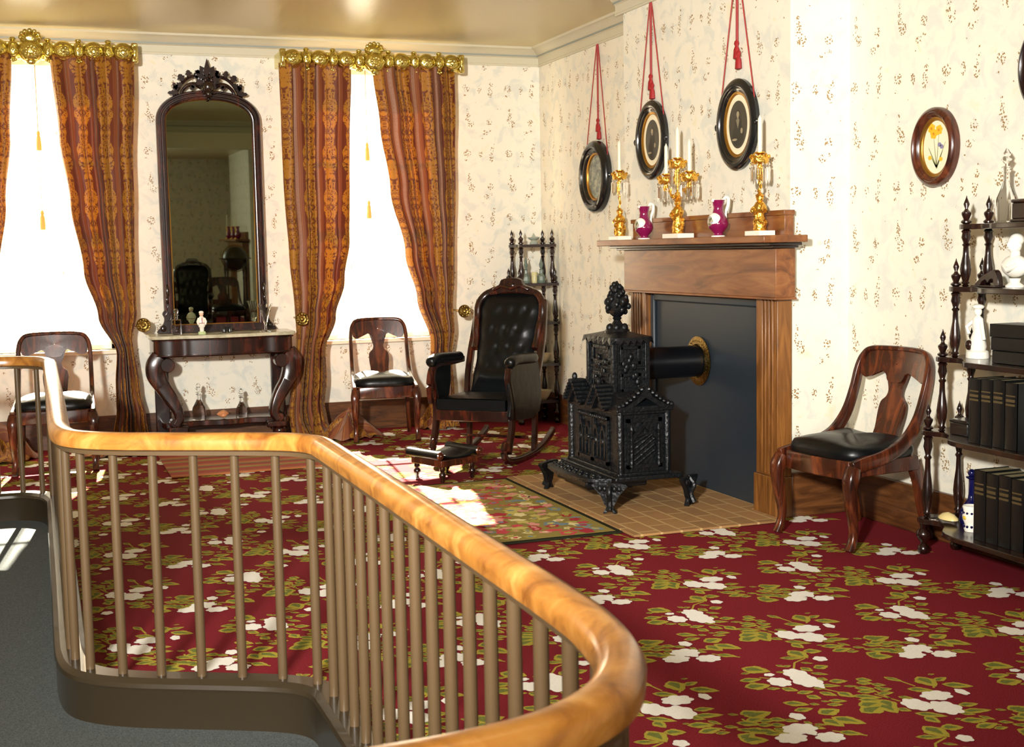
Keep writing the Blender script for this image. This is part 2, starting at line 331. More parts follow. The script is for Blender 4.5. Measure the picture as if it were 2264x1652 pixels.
# floor: crimson carpet with its woven roses inside the same mesh
PAT = {"0":[[[0.055,0.041,0.046,0.041],[-0.048,0.0,0.037,0.053],[0.013,-0.055,0.042,0.058],[0.145,0.036,0.016,0.029]],[[0.067,-0.051,0.117,-0.061,1],[0.044,-0.096,0.114,-0.116,0],[0.026,-0.104,0.054,-0.128,1],[-0.008,-0.154,0.053,-0.176,1],[-0.004,-0.214,0.058,-0.21,1],[0.059,-0.146,0.078,-0.181,0],[0.019,0.121,0.071,0.087,1],[0.112,0.197,0.108,0.118,2],[0.14,0.153,0.185,0.164,1],[0.144,0.114,0.204,0.07,1],[0.157,0.208,0.176,0.206,1],[0.018,0.239,0.041,0.191,0],[-0.052,0.076,-0.024,0.052,1],[-0.116,-0.004,-0.096,-0.034,2],[-0.088,-0.093,-0.079,-0.139,2],[-0.09,-0.059,-0.033,-0.106,0],[-0.02,-0.138,-0.003,-0.14,1],[-0.225,0.012,-0.144,0.031,2],[-0.141,0.041,-0.14,-0.026,2],[-0.173,0.101,-0.12,0.072,0],[-0.069,0.173,-0.048,0.151,2],[-0.091,0.123,-0.048,0.116,1],[-0.091,0.231,-0.056,0.21,2],[-0.136,0.161,-0.091,0.146,1],[0.08,-0.203,0.109,-0.221,1],[0.033,-0.24,0.068,-0.245,1],[0.138,-0.121,0.159,-0.136,1],[0.129,-0.193,0.177,-0.225,1],[0.178,-0.155,0.251,-0.154,2],[0.192,-0.205,0.236,-0.213,1],[0.103,-0.24,0.151,-0.266,0],[0.074,-0.309,0.132,-0.335,3],[0.156,-0.263,0.187,-0.308,2],[0.209,-0.244,0.235,-0.266,1],[0.183,-0.316,0.231,-0.327,0],[0.26,-0.224,0.289,-0.247,1]],[[0.041,0.191,0.052,0.137],[-0.103,0.128,-0.072,0.045],[0.103,-0.229,0.159,-0.264],[0.034,-0.183,0.068,-0.225],[0.137,0.155,0.093,0.101]]],"2":[[[0.014,0.037,0.035,0.054],[-0.075,-0.007,0.032,0.044],[0.007,-0.033,0.041,0.061],[0.018,-0.06,0.019,0.049],[-0.069,0.064,0.016,0.015],[0.168,0.136,0.021,0.026]],[[0.125,0.249,0.137,0.172,2],[0.169,0.229,0.216,0.209,3],[0.06,0.196,0.116,0.171,0],[0.094,0.131,0.12,0.11,0],[0.065,0.086,0.077,0.047,2],[0.104,0.068,0.148,0.069,3],[0.066,0.028,0.101,-0.001,0],[0.005,0.14,0.018,0.116,1],[0.018,0.116,0.043,0.119,2],[-0.031,0.08,-0.008,0.07,1],[0.056,-0.022,0.071,-0.047,3],[0.074,-0.062,0.119,-0.077,2],[0.025,-0.081,0.074,-0.107,0],[-0.005,-0.094,0.021,-0.11,2],[0.041,-0.157,0.055,-0.205,2],[-0.076,-0.115,-0.03,-0.118,1],[-0.01,-0.135,0.015,-0.175,1],[-0.063,-0.146,-0.043,-0.18,3],[-0.095,-0.059,-0.068,-0.093,2],[-0.139,-0.045,-0.106,-0.055,1],[-0.19,-0.005,-0.123,-0.017,3],[-0.176,0.051,-0.117,0.043,1],[-0.109,0.152,-0.054,0.099,3],[-0.142,0.109,-0.114,0.107,1],[-0.158,-0.171,-0.108,-0.209,1],[-0.165,-0.24,-0.114,-0.242,1],[-0.094,-0.207,-0.075,-0.223,2],[-0.051,-0.201,-0.034,-0.213,1],[-0.026,-0.208,0.013,-0.228,1],[-0.05,-0.234,-0.014,-0.249,1],[-0.112,-0.287,-0.051,-0.281,3],[-0.129,-0.333,-0.111,-0.393,2],[-0.096,-0.332,-0.046,-0.398,1],[0.088,-0.117,0.12,-0.131,0],[0.161,-0.077,0.192,-0.104,3],[0.111,-0.144,0.152,-0.171,1],[0.176,-0.137,0.205,-0.158,2],[0.165,-0.185,0.202,-0.192,2],[0.064,-0.201,0.124,-0.243,0],[0.033,-0.278,0.099,-0.282,3],[0.118,-0.266,0.107,-0.333,2]],[[0.129,0.165,0.073,0.14],[0.073,0.14,0.037,0.088],[0.148,-0.177,0.151,-0.263],[0.018,-0.113,0.044,-0.158],[-0.108,0.058,-0.082,0.037]]],"1":[[[0.028,0.035,0.047,0.041],[-0.03,-0.015,0.042,0.038],[0.071,-0.051,0.038,0.037],[0.042,0.004,0.015,0.027],[0.074,0.12,0.02,0.029]],[[0.072,0.079,0.083,0.059,2],[0.09,0.052,0.115,0.034,0],[0.066,0.04,0.095,0.014,1],[0.122,-0.027,0.163,-0.062,1],[-0.002,0.137,0.028,0.109,2],[-0.022,0.1,0.006,0.081,1],[-0.061,0.109,-0.025,0.094,2],[-0.071,0.151,-0.023,0.146,2],[-0.061,0.201,-0.011,0.202,3],[-0.079,0.044,-0.028,0.03,1],[-0.105,0.092,-0.073,0.049,3],[-0.158,0.036,-0.112,0.059,3],[-0.032,0.068,-0.02,0.041,2]],[[0.106,-0.009,0.174,-0.077],[-0.079,0.17,-0.08,0.14]]]}
def floor_mesh():
    m = MB(); m.add([(XL, YN, 0), (XR, YN, 0), (XR, YF, 0), (XL, YF, 0)], [(0, 1, 2, 3)], mi=0)
    A = Vector((.234, -.337)); B = Vector((.263, .404)); O = Vector((2.456, 3.807)); rnd = random.Random(3)
    def poly(pts, z, mi): m.add([(x, y, z) for x, y in pts], [tuple(range(len(pts)))], mi=mi)
    seen = 0
    for i in range(-30, 34):
        for j in range(-22, 26):
            c = O + A * i + B * j
            if not (XL + .22 < c.x < XR - .22 and 1.2 < c.y < YF - .25): continue
            ros, leaves, stems = PAT[str((i + j) % 3)]
            for (x, y, a, b) in stems:
                p = c + Vector((x, y)); q = c + Vector((a, b)); d = (q - p); d.normalize(); w = Vector((-d.y, d.x)) * .0035
                poly([p - w, q - w, q + w, p + w], .0006, 1)
            for kl, (x, y, a, b, w) in enumerate(leaves):
                p = c + Vector((x, y)); q = c + Vector((a, b)); d = q - p; p = p - d * .12; d = d * 1.26; L = d.length
                if L < .02: L = .02
                e = Vector((-d.y, d.x)).normalized() * L * (.22, .29, .35, .40)[w]
                prof = [(0, 0), (.14, .55), (.3, .8), (.36, 1), (.55, .95), (.62, .75), (.8, .55), (1, 0)]
                out = [p + d * s + e * k for s, k in prof] + [p + d * s - e * k for s, k in prof[-2:0:-1]]
                poly(out, .0010 + .00001 * kl, 1)
                g = p + d * .12; dd = d * .66; ee = e * .55
                poly([g, g + dd * .3 + ee, g + dd * .62 + ee * .7, g + dd, g + dd * .5 - ee * .5, g + dd * .2 - ee * .9], .0015 + .00001 * kl, 2)
            for kr, (x, y, a, b) in enumerate(ros):
                pc = c + Vector((x, y)); n = 42; lob = 7 if a > .025 else 5; ph = rnd.random() * 6
                poly([(pc.x + a * .93 * (1 + .24 * abs(sin(lob * t / 2 + ph))) * cos(t), pc.y + b * .84 * (1 + .24 * abs(sin(lob * t / 2 + ph))) * sin(t)) for t in [2 * pi * k / n for k in range(n)]], .0021 + .0001 * kr, 3)
    return m
struct(floor_mesh().build('floor', [CRED, COCH, CGRN, CWHT], smooth=1))
wallbox('ceiling', XL - .1, XR + .1, YN - .1, YF + .35, ZC, ZC + .1, CEIL)
# window wall in one mesh with two openings
WZ0, WZ1 = .70, 2.76
def wall_with_openings():
    m = MB(); xs = [(XL, -.45), (.55, 1.95), (2.95, XR + .1)]
    for a, b in xs: m.box(a, b, YF, YF + .3, 0, ZC)
    for a, b in ((-.45, .55), (1.95, 2.95)): m.box(a, b, YF, YF + .3, 0, WZ0); m.box(a, b, YF, YF + .3, WZ1, ZC)
    return m
struct(wall_with_openings().build('wall_far', WALLP, smooth=20))
struct(MB().box(XR, XR + .1, YN, YF + .3, 0, ZC).build('wall_right', WALLP))
struct(MB().box(XL - .1, XL, YN, YF + .3, 0, ZC).build('wall_left', WALLP))
wallbox('wall_near', XL - .1, XR + .1, YN - .1, YN, 0, ZC)
BX, BY0, BY1 = 3.50, 5.52, 7.41
struct(MB().box(BX, XR, BY0, BY1, 0, ZC).build('wall_chimney', WALLP, smooth=20))
struct(MB().box(BX, XR, -5.35, -3.05, 0, ZC).build('wall_chimney_parlour', WALLP, smooth=20))
struct(MB().box(XL, XR, 1.9, 2.12, 2.60, ZC).box(XR - .3, XR, 1.9, 2.12, 0, 2.6).build('wall_header', plain('cream_header_paint', (226, 216, 184), .5), smooth=20))
# crown moulding
CP = [(0, 2.80), (.012, 2.80), (.012, 2.812), (.008, 2.818), (.008, 2.865), (.02, 2.872), (.024, 2.885), (.045, 2.90), (.07, 2.918), (.095, 2.925), (.10, 2.94), (0, 2.94)]
def crown(name, a, b, nrm):
    a = Vector((a[0], a[1], 0)); b = Vector((b[0], b[1], 0)); n = Vector((nrm[0], nrm[1], 0)); m = MB(); k = len(CP)
    vs = [p + n * d + Vector((0, 0, z)) for p in (a, b) for d, z in CP]
    fs = [(i, (i + 1) % k, k + (i + 1) % k, k + i) for i in range(k)] + [tuple(range(k)), tuple(range(2 * k - 1, k - 1, -1))]
    m.add(vs, fs)
    # darker line under the cove
    for d0, d1, z0, z1 in ((.02, .0265, 2.873, 2.884),):
        q = [p + n * d + Vector((0, 0, z)) for p in (a, b) for d, z in ((d0, z0), (d1, z0), (d1, z1), (d0, z1))]
        m.add(q, [(0, 1, 5, 4), (1, 2, 6, 5), (2, 3, 7, 6), (3, 0, 4, 7)], mi=1)
    return struct(m.build(name, [CROWN, CROWNB], smooth=25))
crown('trim_1', (XL, YF), (XR, YF), (0, -1)); crown('trim_2', (XR, YF), (XR, BY1), (-1, 0)); crown('trim_3', (BX, BY1 + .1), (BX, BY0 - .1), (-1, 0))
crown('trim_4', (BX, BY1), (XR, BY1), (0, 1)); crown('trim_5', (XR, BY0), (BX, BY0), (0, -1)); crown('trim_6', (XR, BY0), (XR, 2.12), (-1, 0)); crown('trim_7', (XL, 2.12), (XL, YF), (1, 0))
crown('trim_8', (XR, 2.12), (XL, 2.12), (0, 1))
# baseboards
BZ = .225
def bb(name, x0, x1, y0, y1): return struct(MB().box(x0, x1, y0, y1, 0, BZ).build(name, BASEB, bevel=.004))
bb('baseboard_far', XL, XR, YF - .022, YF); bb('baseboard_recess', XR - .022, XR, BY1, YF); bb('baseboard_return', BX, XR, BY0 - .022, BY0)
bb('baseboard_right', XR - .022, XR, 2.12, BY0); bb('baseboard_left', XL, XL + .022, 2.12, YF); bb('baseboard_near', XL, XR, YN, YN + .022)
# windows
def window(name, cx):
    root = bpy.data.objects.new(name, None); C.objects.link(root); root.location = (cx, YF + .12, WZ0); struct(root)
    w, h = .5, WZ1 - WZ0
    f = MB().box(-w, -w + .05, -.04, .04, 0, h).box(w - .05, w, -.04, .04, 0, h).box(-w, w, -.04, .04, h - .05, h).box(-w, w, -.04, .04, 0, .06)
    f.box(-w, w, -.03, .03, h / 2 - .03, h / 2 + .01); f.build('window_frame', PAINT, root, bevel=.003)
    g = MB()
    for x in (-.155, .155): g.box(x - .009, x + .009, -.015, .015, .06, h - .05)
    for z in (h * .27, h * .75): g.box(-w + .05, w - .05, -.015, .015, z - .009, z + .009)
    g.build('glazing_bars', PAINT, root)
    MB().box(-w + .05, w - .05, -.002, .002, .06, h - .05).build('glass_pane', PANE, root)
    MB().box(-w - .03, w + .03, -.17, -.05, -.03, 0).build('window_sill', PAINT, root, bevel=.005)
    return root
window('window_1', .05); window('window_2', 2.45)
# sheer shades behind the drapes
def shade(cx, label, cords):
    t = thing('roller_blind', label, 'window shade', (cx, YF - .012, .74), group=None)
    MB().grid(lambda u, v: (-.475 + .95 * u, .003 * sin(u * 40), 2.0 * v), 40, 6).build('shade_cloth', SHEER, t)
    MB().tube([(-.48, 0, 2.0), (.48, 0, 2.0)], .012, 8).build('roller', PAINT, t)
    for (x, z) in cords:
        c = MB().tube([(x - cx, -.025, 2.0), (x - cx, -.025, z - .74)], .0022, 5).build('pull_cord', GCORD, t)
        ts = MB().lathe([(.003, .06), (.011, .05), (.013, .035), (.009, .028), (.015, .012), (.018, -.05), (.019, -.075), (.002, -.08)], (x - cx, -.025, z - .74 - .05), 10).build('tassel', GCORD, c)
    return t
GCORD = plain('straw_yellow_cord', (214, 170, 84), .6)
shade(.05, 'sheer cream shade in the left window beside the tall mirror', [(onY(85, 300, 9.66).x, onY(85, 292, 9.66).z), (onY(95, 500, 9.66).x, onY(95, 468, 9.66).z)])
shade(2.45, 'sheer cream shade in the window behind the plain side chair and rocker', [(onY(812, 330, 9.66).x, onY(812, 318, 9.66).z), (onY(816, 460, 9.66).x, onY(816, 446, 9.66).z)])

# ================================================================== DRAPES
def drape(side, cx, label, tabs, ymid=9.47, puddle=1):
    """side = +1 drape on the right of the window; inner/outer: tables z -> x"""
    inner, outer = tabs
    t = thing('window_drape', label, 'curtain', (cx, ymid, 0), group=None)
    nf = 6.5; rnd = random.Random(int(cx * 100) + side); ph = rnd.random() * 6
    Wd = 1.02
    def fn(u, v):
        z = .012 + (2.74 - .012) * v
        xi, xo = lerp(inner, z), lerp(outer, z)
        tight = min(1, abs(xo - xi) / .56)
        uu = u + .018 * sin(2 * pi * nf * u + ph + .5)
        g = u + .045 * sin(2 * pi * u * 1.7 + ph) + .02 * sin(2 * pi * u * 3.1 + 2 * v + ph)
        x = xi + (xo - xi) * uu
        a = (.024 + .020 * (1 - tight)) * (1 + .3 * sin(5 * u + 3 * v))
        y = a * (1 + .4 * sin(11 * u + ph)) * sin(2 * pi * nf * g + ph + .6 * sin(v * 5 + u * 3)) + .006 * sin(31 * v + 9 * u)
        if z < .12: y -= (.12 - z) * .9 * (.5 + .5 * sin(u * 9 + ph)); x += (.12 - z) * .25 * sin(u * 13)
        if .55 < z < .95: y -= .035 * (1 - abs(z - .75) / .2)
        return (x - cx, y, z)
    def uv(u, v): return (u * Wd + .11, v * 2.75)
    MB().grid(fn, 150, 120, uv=uv).build('drape_cloth', DAMASK, t, smooth=80, solid=.003)
    return t
def tab(pts, Y=9.47): return sorted([(onY(x, y, Y).z, onY(x, y, Y).x) for x, y in pts])
A_in = tab([(108, 130), (128, 300), (153, 450), (183, 600), (215, 700), (256, 780), (254, 850), (256, 905), (250, 960)])
A_out = tab([(298, 140), (297, 400), (300, 600), (303, 690), (292, 750), (310, 860), (324, 925), (332, 975)])
B_in = tab([(780, 150), (778, 400), (776, 530), (764, 620), (742, 700), (718, 770), (722, 830), (718, 890), (726, 930), (735, 965)])
B_out = tab([(615, 152), (625, 400), (638, 560), (652, 690), (654, 760), (642, 860), (638, 925), (642, 965)])
C_in = tab([(828, 155), (845, 280), (868, 420), (900, 560), (925, 660), (954, 760), (955, 850), (950, 930)])
C_out = tab([(1002, 155), (1008, 450), (1006, 600), (1003, 700), (1000, 780), (1006, 860), (1010, 930)])
mirx = lambda tb: [(z, .1 - x) for z, x in tb]
DA = drape(1, .5, 'gold and rust damask drape left of the tall mirror, tied low', (A_in, A_out))
DD = drape(-1, -.4, 'damask drape cut off by the left edge of the photo', (mirx(A_in), mirx(A_out)))
DB = drape(-1, 2.05, 'gold and rust damask drape just right of the tall mirror', (B_in, B_out))
DC = drape(1, 2.9, 'damask drape behind the rocking chair arm, nearest the corner', (C_in, C_out))
def puddle(par, cx, cy, w, d, h, label, seed):
    rnd = random.Random(seed); ph = [rnd.random() * 6 for _ in range(6)]
    def fn(u, v):
        a = 2 * pi * u; r = v
        hh = h * max(0, (1 - r ** 1.6)) * (.75 + .35 * sin(3 * a + ph[0]) + .2 * sin(7 * a + ph[1] + 3 * r)) + .01 * sin(11 * a + 9 * r + ph[2])
        rr = r * (1 + .12 * sin(3 * a + ph[3]) + .06 * sin(8 * a + ph[4]))
        return (w * rr * cos(a), d * rr * sin(a), max(.006, hh + .012))
    o = MB().grid(fn, 64, 18, uv=lambda u, v: (u * .9, v * .4)).build('trailing_hem', DAMASK, par, smooth=80, solid=.004)
    o.location = (cx - par.location.x, cy - par.location.y, 0); return o
puddle(DB, 2.12, 9.30, .22, .17, .16, 'crumpled hem of the drape heaped on carpet left of the plain side chair', 1)
puddle(DC, 2.87, 9.50, .15, .12, .16, 'crumpled hem of damask lying on carpet behind the rocking chair', 2)
puddle(DA, .52, 9.22, .26, .14, .08, 'flat hem of the left damask drape spread on carpet', 3)
puddle(DD, -.28, 9.32, .22, .16, .2, 'orange heap of damask hem at the left edge behind the rail', 4)
# gilt valances
def valance(cx, label):
    t = thing('gilt_cornice', label, 'curtain cornice', (cx, 9.50, 2.77))
    MB().box(-.695, .695, .0, .05, -.058, .058).build('cornice_board', GILT, t, bevel=.008)
    MB().box(-.70, -.67, 0, .19, -.05, .05).box(.67, .70, 0, .19, -.05, .05).build('side_return', GILT, t, bevel=.006)
    def boss(x, w, h, kind):
        m = MB()
        if kind == 'big':
            m.ball((x, -.01, 0), w / 2, .05, h / 2, 16, 10); m.tube([(x + w * .38 * cos(a), -.05, h * .3 * sin(a)) for a in [2 * pi * k / 16 for k in range(16)]], .007, 6, closed=True)
            m.ball((x, -.052, 0), .022, .014, .022, 10, 6)
            for k in range(6): a = 2 * pi * k / 6; m.ball((x + .024 * cos(a), -.052, .02 * sin(a)), .010, .008, .010, 8, 5)
        else:
            m.ball((x, -.012, 0), w / 2, .045, h * .44, 14, 9); m.tube([(x + w * .33 * cos(a), -.052, h * .27 * sin(a)) for a in [2 * pi * k / 14 for k in range(14)]], .006, 6, closed=True)
            m.ball((x, -.05, 0), .010, .012, .017, 8, 6); m.ball((x - .014, -.03, -h * .45), .011); m.ball((x + .014, -.03, -h * .45), .011); m.ball((x, -.03, -h * .49), .011); m.ball((x, -.02, h * .46), .022, .02, .012)
        m.build('oval_boss' if kind != 'big' else 'floral_boss', GILT, t, smooth=60)
    for s in (-1, 1):
        x = .078
        for k in range(3):
            boss(s * (x + .034), .082, .155, 'small'); x += .068
            boss(s * (x + .064), .15, .14, 'big'); x += .128
        MB().box(*(sorted((s * .655, s * .70))), -.045, .01, -.068, .068).ball((s * .678, -.04, 0), .02, .02, .05).build('end_block', GILT, t, bevel=.01, smooth=60)
    m = MB().ball((0, -.02, -.01), .085, .055, .085, 18, 12).ball((0, -.015, .075), .068, .045, .05, 16, 10).ball((0, -.05, -.085), .03, .02, .022)
    m.tube([(.07 * cos(a), -.055, -.01 + .06 * sin(a)) for a in [2 * pi * k / 6 for k in range(6)]], .012, 6, closed=True)
    for k in range(9): a = 2 * pi * k / 9; m.ball((.03 * cos(a), -.075, -.01 + .028 * sin(a)), .013, .01, .013, 8, 5)
    for k in range(7): a = pi * k / 6; m.ball((.06 * cos(a), -.045, .08 + .045 * sin(a)), .016, .014, .016, 8, 5)
    m.build('centre_cartouche', GILT, t, smooth=60)
    return t
valance(.055, 'stamped gilt cornice over the left window drapes'); valance(2.44, 'stamped gilt cornice over the window beside the corner')
# brass tieback rosettes
def rosette(px, py, label):
    p = onY(px, py, 9.60); t = thing('tieback_rosette', label, 'curtain tieback', (p.x, 9.40, p.z))
    T = rot(pi / 2, 'X')
    MB().lathe([(.006, -.16), (.006, 0)], T=rot(pi / 2, 'X') @ tr(0, 0, 0), n=8).box(-.006, .006, -.01, .30, -.006, .006).build('stem', BRASS, t)
    m = MB().lathe([(.012, -.004), (.046, -.002), (.05, .004), (.046, .01), (.036, .006), (.026, .014), (.016, .012), (.010, .02), (.001, .022)], T=T, n=24)
    for k in range(12): a = 2 * pi * k / 12; m.ball((.036 * cos(a), -.012, .036 * sin(a)), .007, .006, .007, 8, 5)
    m.build('pressed_disc', BRASS, t, smooth=50); return t
rosette(312, 716, 'round brass tieback rosette on the drape left of the mirror'); rosette(656, 703, 'round brass tieback rosette right of the marble console'); rosette(1009, 686, 'round brass tieback rosette on the drape nearest the corner')

# ================================================================== WALKWAY RAILING
t1 = (.717, .117)
path = [(-1.34, 7.16), (-.6, 7.16), (-.25, 7.16), (-.10, 7.14), (0, 7.05), (.045, 6.90), (.05, 6.7), (.05, 5.9), (.05, 5.0), (.048, 4.35), (.052, 4.12), (.075, 3.98), (.13, 3.895), (.217, 3.828), (.31, 3.776), (.411, 3.725), (.512, 3.673), (.606, 3.62),
        (.672, 3.565), (.710, 3.49), (.716, 3.38), (.716, 3.1), (.716, 2.6), (.714, 2.1), (.712, 1.75), (.705, 1.60), (.675, 1.46), (.61, 1.345), (.52, 1.275), (.42, 1.245), (.30, 1.235), (0, 1.235), (-.7, 1.235), (-1.34, 1.235)]
P2 = [Vector((v.x, v.y, 0)) for v in smooth_path(path, 8)]
rail = thing('walkway_railing', 'curving visitor rail with golden handrail and brown balusters on a dark curb', 'railing', (.7, 3.4, 0))
def off(P, z): return [Vector((p.x - .7, p.y - 3.4, z)) for p in P]
hs = [(-.031, -.020), (-.033, .004), (-.024, .019), (-.010, .025), (.010, .025), (.024, .019), (.033, .004), (.031, -.020), (.018, -.027), (-.018, -.027)]
MB().tube(off(P2, .835), 1, sec=hs, up=(0, 0, 1)).build('handrail', OAKRAIL, rail, smooth=50, label='golden varnished handrail')
MB().tube(off(P2, .803), (.019, .006), sec=SQ, up=(0, 0, 1)).build('rail_fillet', BROWNP, rail)
cs = [(-.045, -.075), (-.045, .040), (-.050, .050), (-.046, .062), (-.030, .075), (.030, .075), (.046, .062), (.050, .050), (.045, .040), (.045, -.075)]
MB().tube(off(P2, .075), 1, sec=cs, up=(0, 0, 1)).build('curb', CURBP, rail, smooth=30, label='dark brown painted curb')
# balusters along the path
L = [0]
for a, b in zip(P2, P2[1:]): L.append(L[-1] + (b - a).length)
def at(s):
    for i in range(len(L) - 1):
        if L[i + 1] >= s: t = (s - L[i]) / (L[i + 1] - L[i]); return P2[i].lerp(P2[i + 1], t)
    return P2[-1]
bal = MB().lathe([(.0135, .148), (.0135, .40), (.0125, .80)], n=12)
s0 = min(range(len(P2)), key=lambda i: (P2[i] - Vector((.1, 3.93, 0))).length)
s = (L[s0]) % .1215 + .0; nb = 0
first = None
while s < L[-1] - .03:
    p = at(s)
    if p.x > -1.3 and (p.x > -.62 or p.y > 6):
        if first is None: b_ = bal.build('baluster', BROWNP, rail); first = b_
        else: b_ = first.copy(); C.objects.link(b_)
        b_.location = (p.x - .7, p.y - 3.4, 0); nb += 1
    s += .1215
print('balusters', nb)
# grey walkway carpet inside the rail
out = [(p.x, p.y) for p in P2]
gc = MB().slab([(x, y) for x, y in out] , .0022, .006).build('walkway_carpet', GCARP, smooth=10)
tag(gc, 'grey carpet strip of the visitor walkway inside the curving rail', 'carpet')
# ================================================================== PIER MIRROR AND CONSOLE
def arch(hw, zb, zs, zt, n=28, e=2.25):
    pts = [(-hw, zb)] + [(-hw, zb + (zs - zb) * k / 6) for k in range(1, 6)]
    for k in range(n + 1):
        a = pi - pi * k / n; c, s_ = cos(a), sin(a)
        pts.append((hw * abs(c) ** (2 / e) * (1 if c > 0 else -1), zs + (zt - zs) * abs(s_) ** (2 / e)))
    return pts + [(hw, zb + (zs - zb) * k / 6) for k in range(5, 0, -1)] + [(hw, zb)]
pm = thing('pier_mirror', 'tall arched dark walnut mirror with carved leaf crest standing on the console', 'mirror', (1.238, 9.62, .808))
pm.rotation_euler = (radians(.0), 0, 0)
zb, zs, zt = 0.03, 1.51, 1.735
mid = arch(.337, zb, zs, zt - .033)
fr = MB()
sec = [(-.034, -.02), (-.034, .02), (-.026, .034), (-.016, .034), (-.012, .022), (-.004, .022), (0, .036), (.010, .036), (.014, .020), (.022, .020), (.034, .012), (.034, -.02)]
fr.tube([(x, 0, z) for x, z in mid], 1, sec=[(a, b) for a, b in sec], up=(0, -1, 0))
fr.box(-.335, .335, -.035, .02, .002, .055)
fr.box(-.30, .30, -.045, -.03, .010, .026)
fr.build('frame', MAHOG, pm, smooth=40)
MB().tube([(x, -.008, z) for x, z in arch(.302, .05, zs, zt - .072)], .006, 6).tube([(-.30, -.008, .055), (.30, -.008, .055)], .006, 6).build('gilt_slip', GOLDP, pm)
g = arch(.302, .05, zs, zt - .072)
gl = MB().prism(g, -.004, .004).build('mirror_glass', MIRRORM, pm, smooth=10)
gl.rotation_euler = (radians(.5), 0, 0); gl.location = (0, -.0, 0)
def leaf_out(L, w, teeth=3, amp=.25):
    pts = []; n = 2 * teeth + 2
    for k in range(n + 1):
        t = k / n; r = w * sin(pi * t) ** .8 * (1 + (amp if k % 2 else -amp)); pts.append((r, L * t))
    return [(0, 0)] + pts[1:-1] + [(0, L)] + [(-x, z) for x, z in pts[-2:0:-1]]
cr = MB()
star = []
for k in range(26):
    a = pi / 2 + 2 * pi * k / 26; r = (.108 if k % 2 == 0 else .082) * (1.38 if k == 0 else 1) * (1.0 + .12 * sin(a))
    star.append((r * cos(a), .10 + r * sin(a)))
cr.prism(star, -.035, .0)
for k in range(7): a = -pi / 2 + 2 * pi * k / 7; cr.prism([(x * cos(a) - (z) * sin(a), .09 + x * sin(a) + z * cos(a)) for x, z in leaf_out(.10, .022)], -.055, -.03)
cr.ball((-.022, -.062, .085), .014, .014, .022).ball((.026, -.062, .085), .014, .014, .022).ball((0, -.06, .03), .045, .03, .05).ball((0, -.055, -.03), .03, .025, .03).ball((0, -.05, -.07), .014)
for k in range(12): cr.ball((random.uniform(-.045, .045), -.06, random.uniform(-.03, .12)), .013, .012, .013, 8, 5)
for s in (-1, 1):
    arm1 = smooth_path([(s * .06, -.012, .125), (s * .13, -.012, .115), (s * .185, -.012, .075), (s * .225, -.012, .02), (s * .245, -.012, -.03), (s * .19, -.012, -.04)], 5)
    cr.tube(arm1, .014, 8)
    arm2 = smooth_path([(s * .05, -.016, .03), (s * .10, -.02, .055), (s * .155, -.018, .045), (s * .20, -.012, 0), (s * .215, -.012, -.05)], 5)
    cr.tube(arm2, [.02 - .009 * i / len(arm2) for i in range(len(arm2))], 8)
    for (x, z, a, L_, w_) in ((.14, .11, .2, .06, .022), (.19, .075, .5, .065, .028), (.20, .06, 2.2, .06, .022), (.235, .0, .5, .07, .02), (.23, -.02, 1.6, .085, .02), (.085, .10, -.2, .075, .022), (.10, .06, 2.6, .045, .02), (.25, -.01, .15, .05, .016), (.12, .045, 3.0, .04, .022)):
        cr.prism([(s * (x + p * cos(a) + q * sin(a)), z - p * sin(a) + q * cos(a)) for p, q in leaf_out(L_, w_, 2)], -.035, -.008)
c_ = cr.build('carved_crest', ROSEW, pm, bevel=.003, smooth=35); c_.location = (0, 0, 1.73); c_.scale = (.90, 1, .86)
for s in (-1, 1):
    b = MB(); o_ = sp2([(0, 0), (.085, 0), (.088, .02), (.065, .045), (.045, .075), (.04, .11), (.052, .14), (.035, .165), (.02, .15), (.012, .19), (0, .2)], 3)
    b.prism([(s * (x + .335), z) for x, z in o_], -.045, -.005).ball((s * .385, -.045, .035), .024, .012, .024).tube([(s * (.345 + .02 * cos(t)), -.05, .12 + .03 * sin(t)) for t in [k * .5 for k in range(12)]], .005, 6)
    b.build('scroll_bracket', ROSEW, pm, bevel=.004)
    t2 = MB().ball((s * .345, -.03, .30), .018, .02, .05).ball((s * .35, -.03, .24), .014, .015, .03); t2.build('side_drop_ornament', ROSEW, pm)

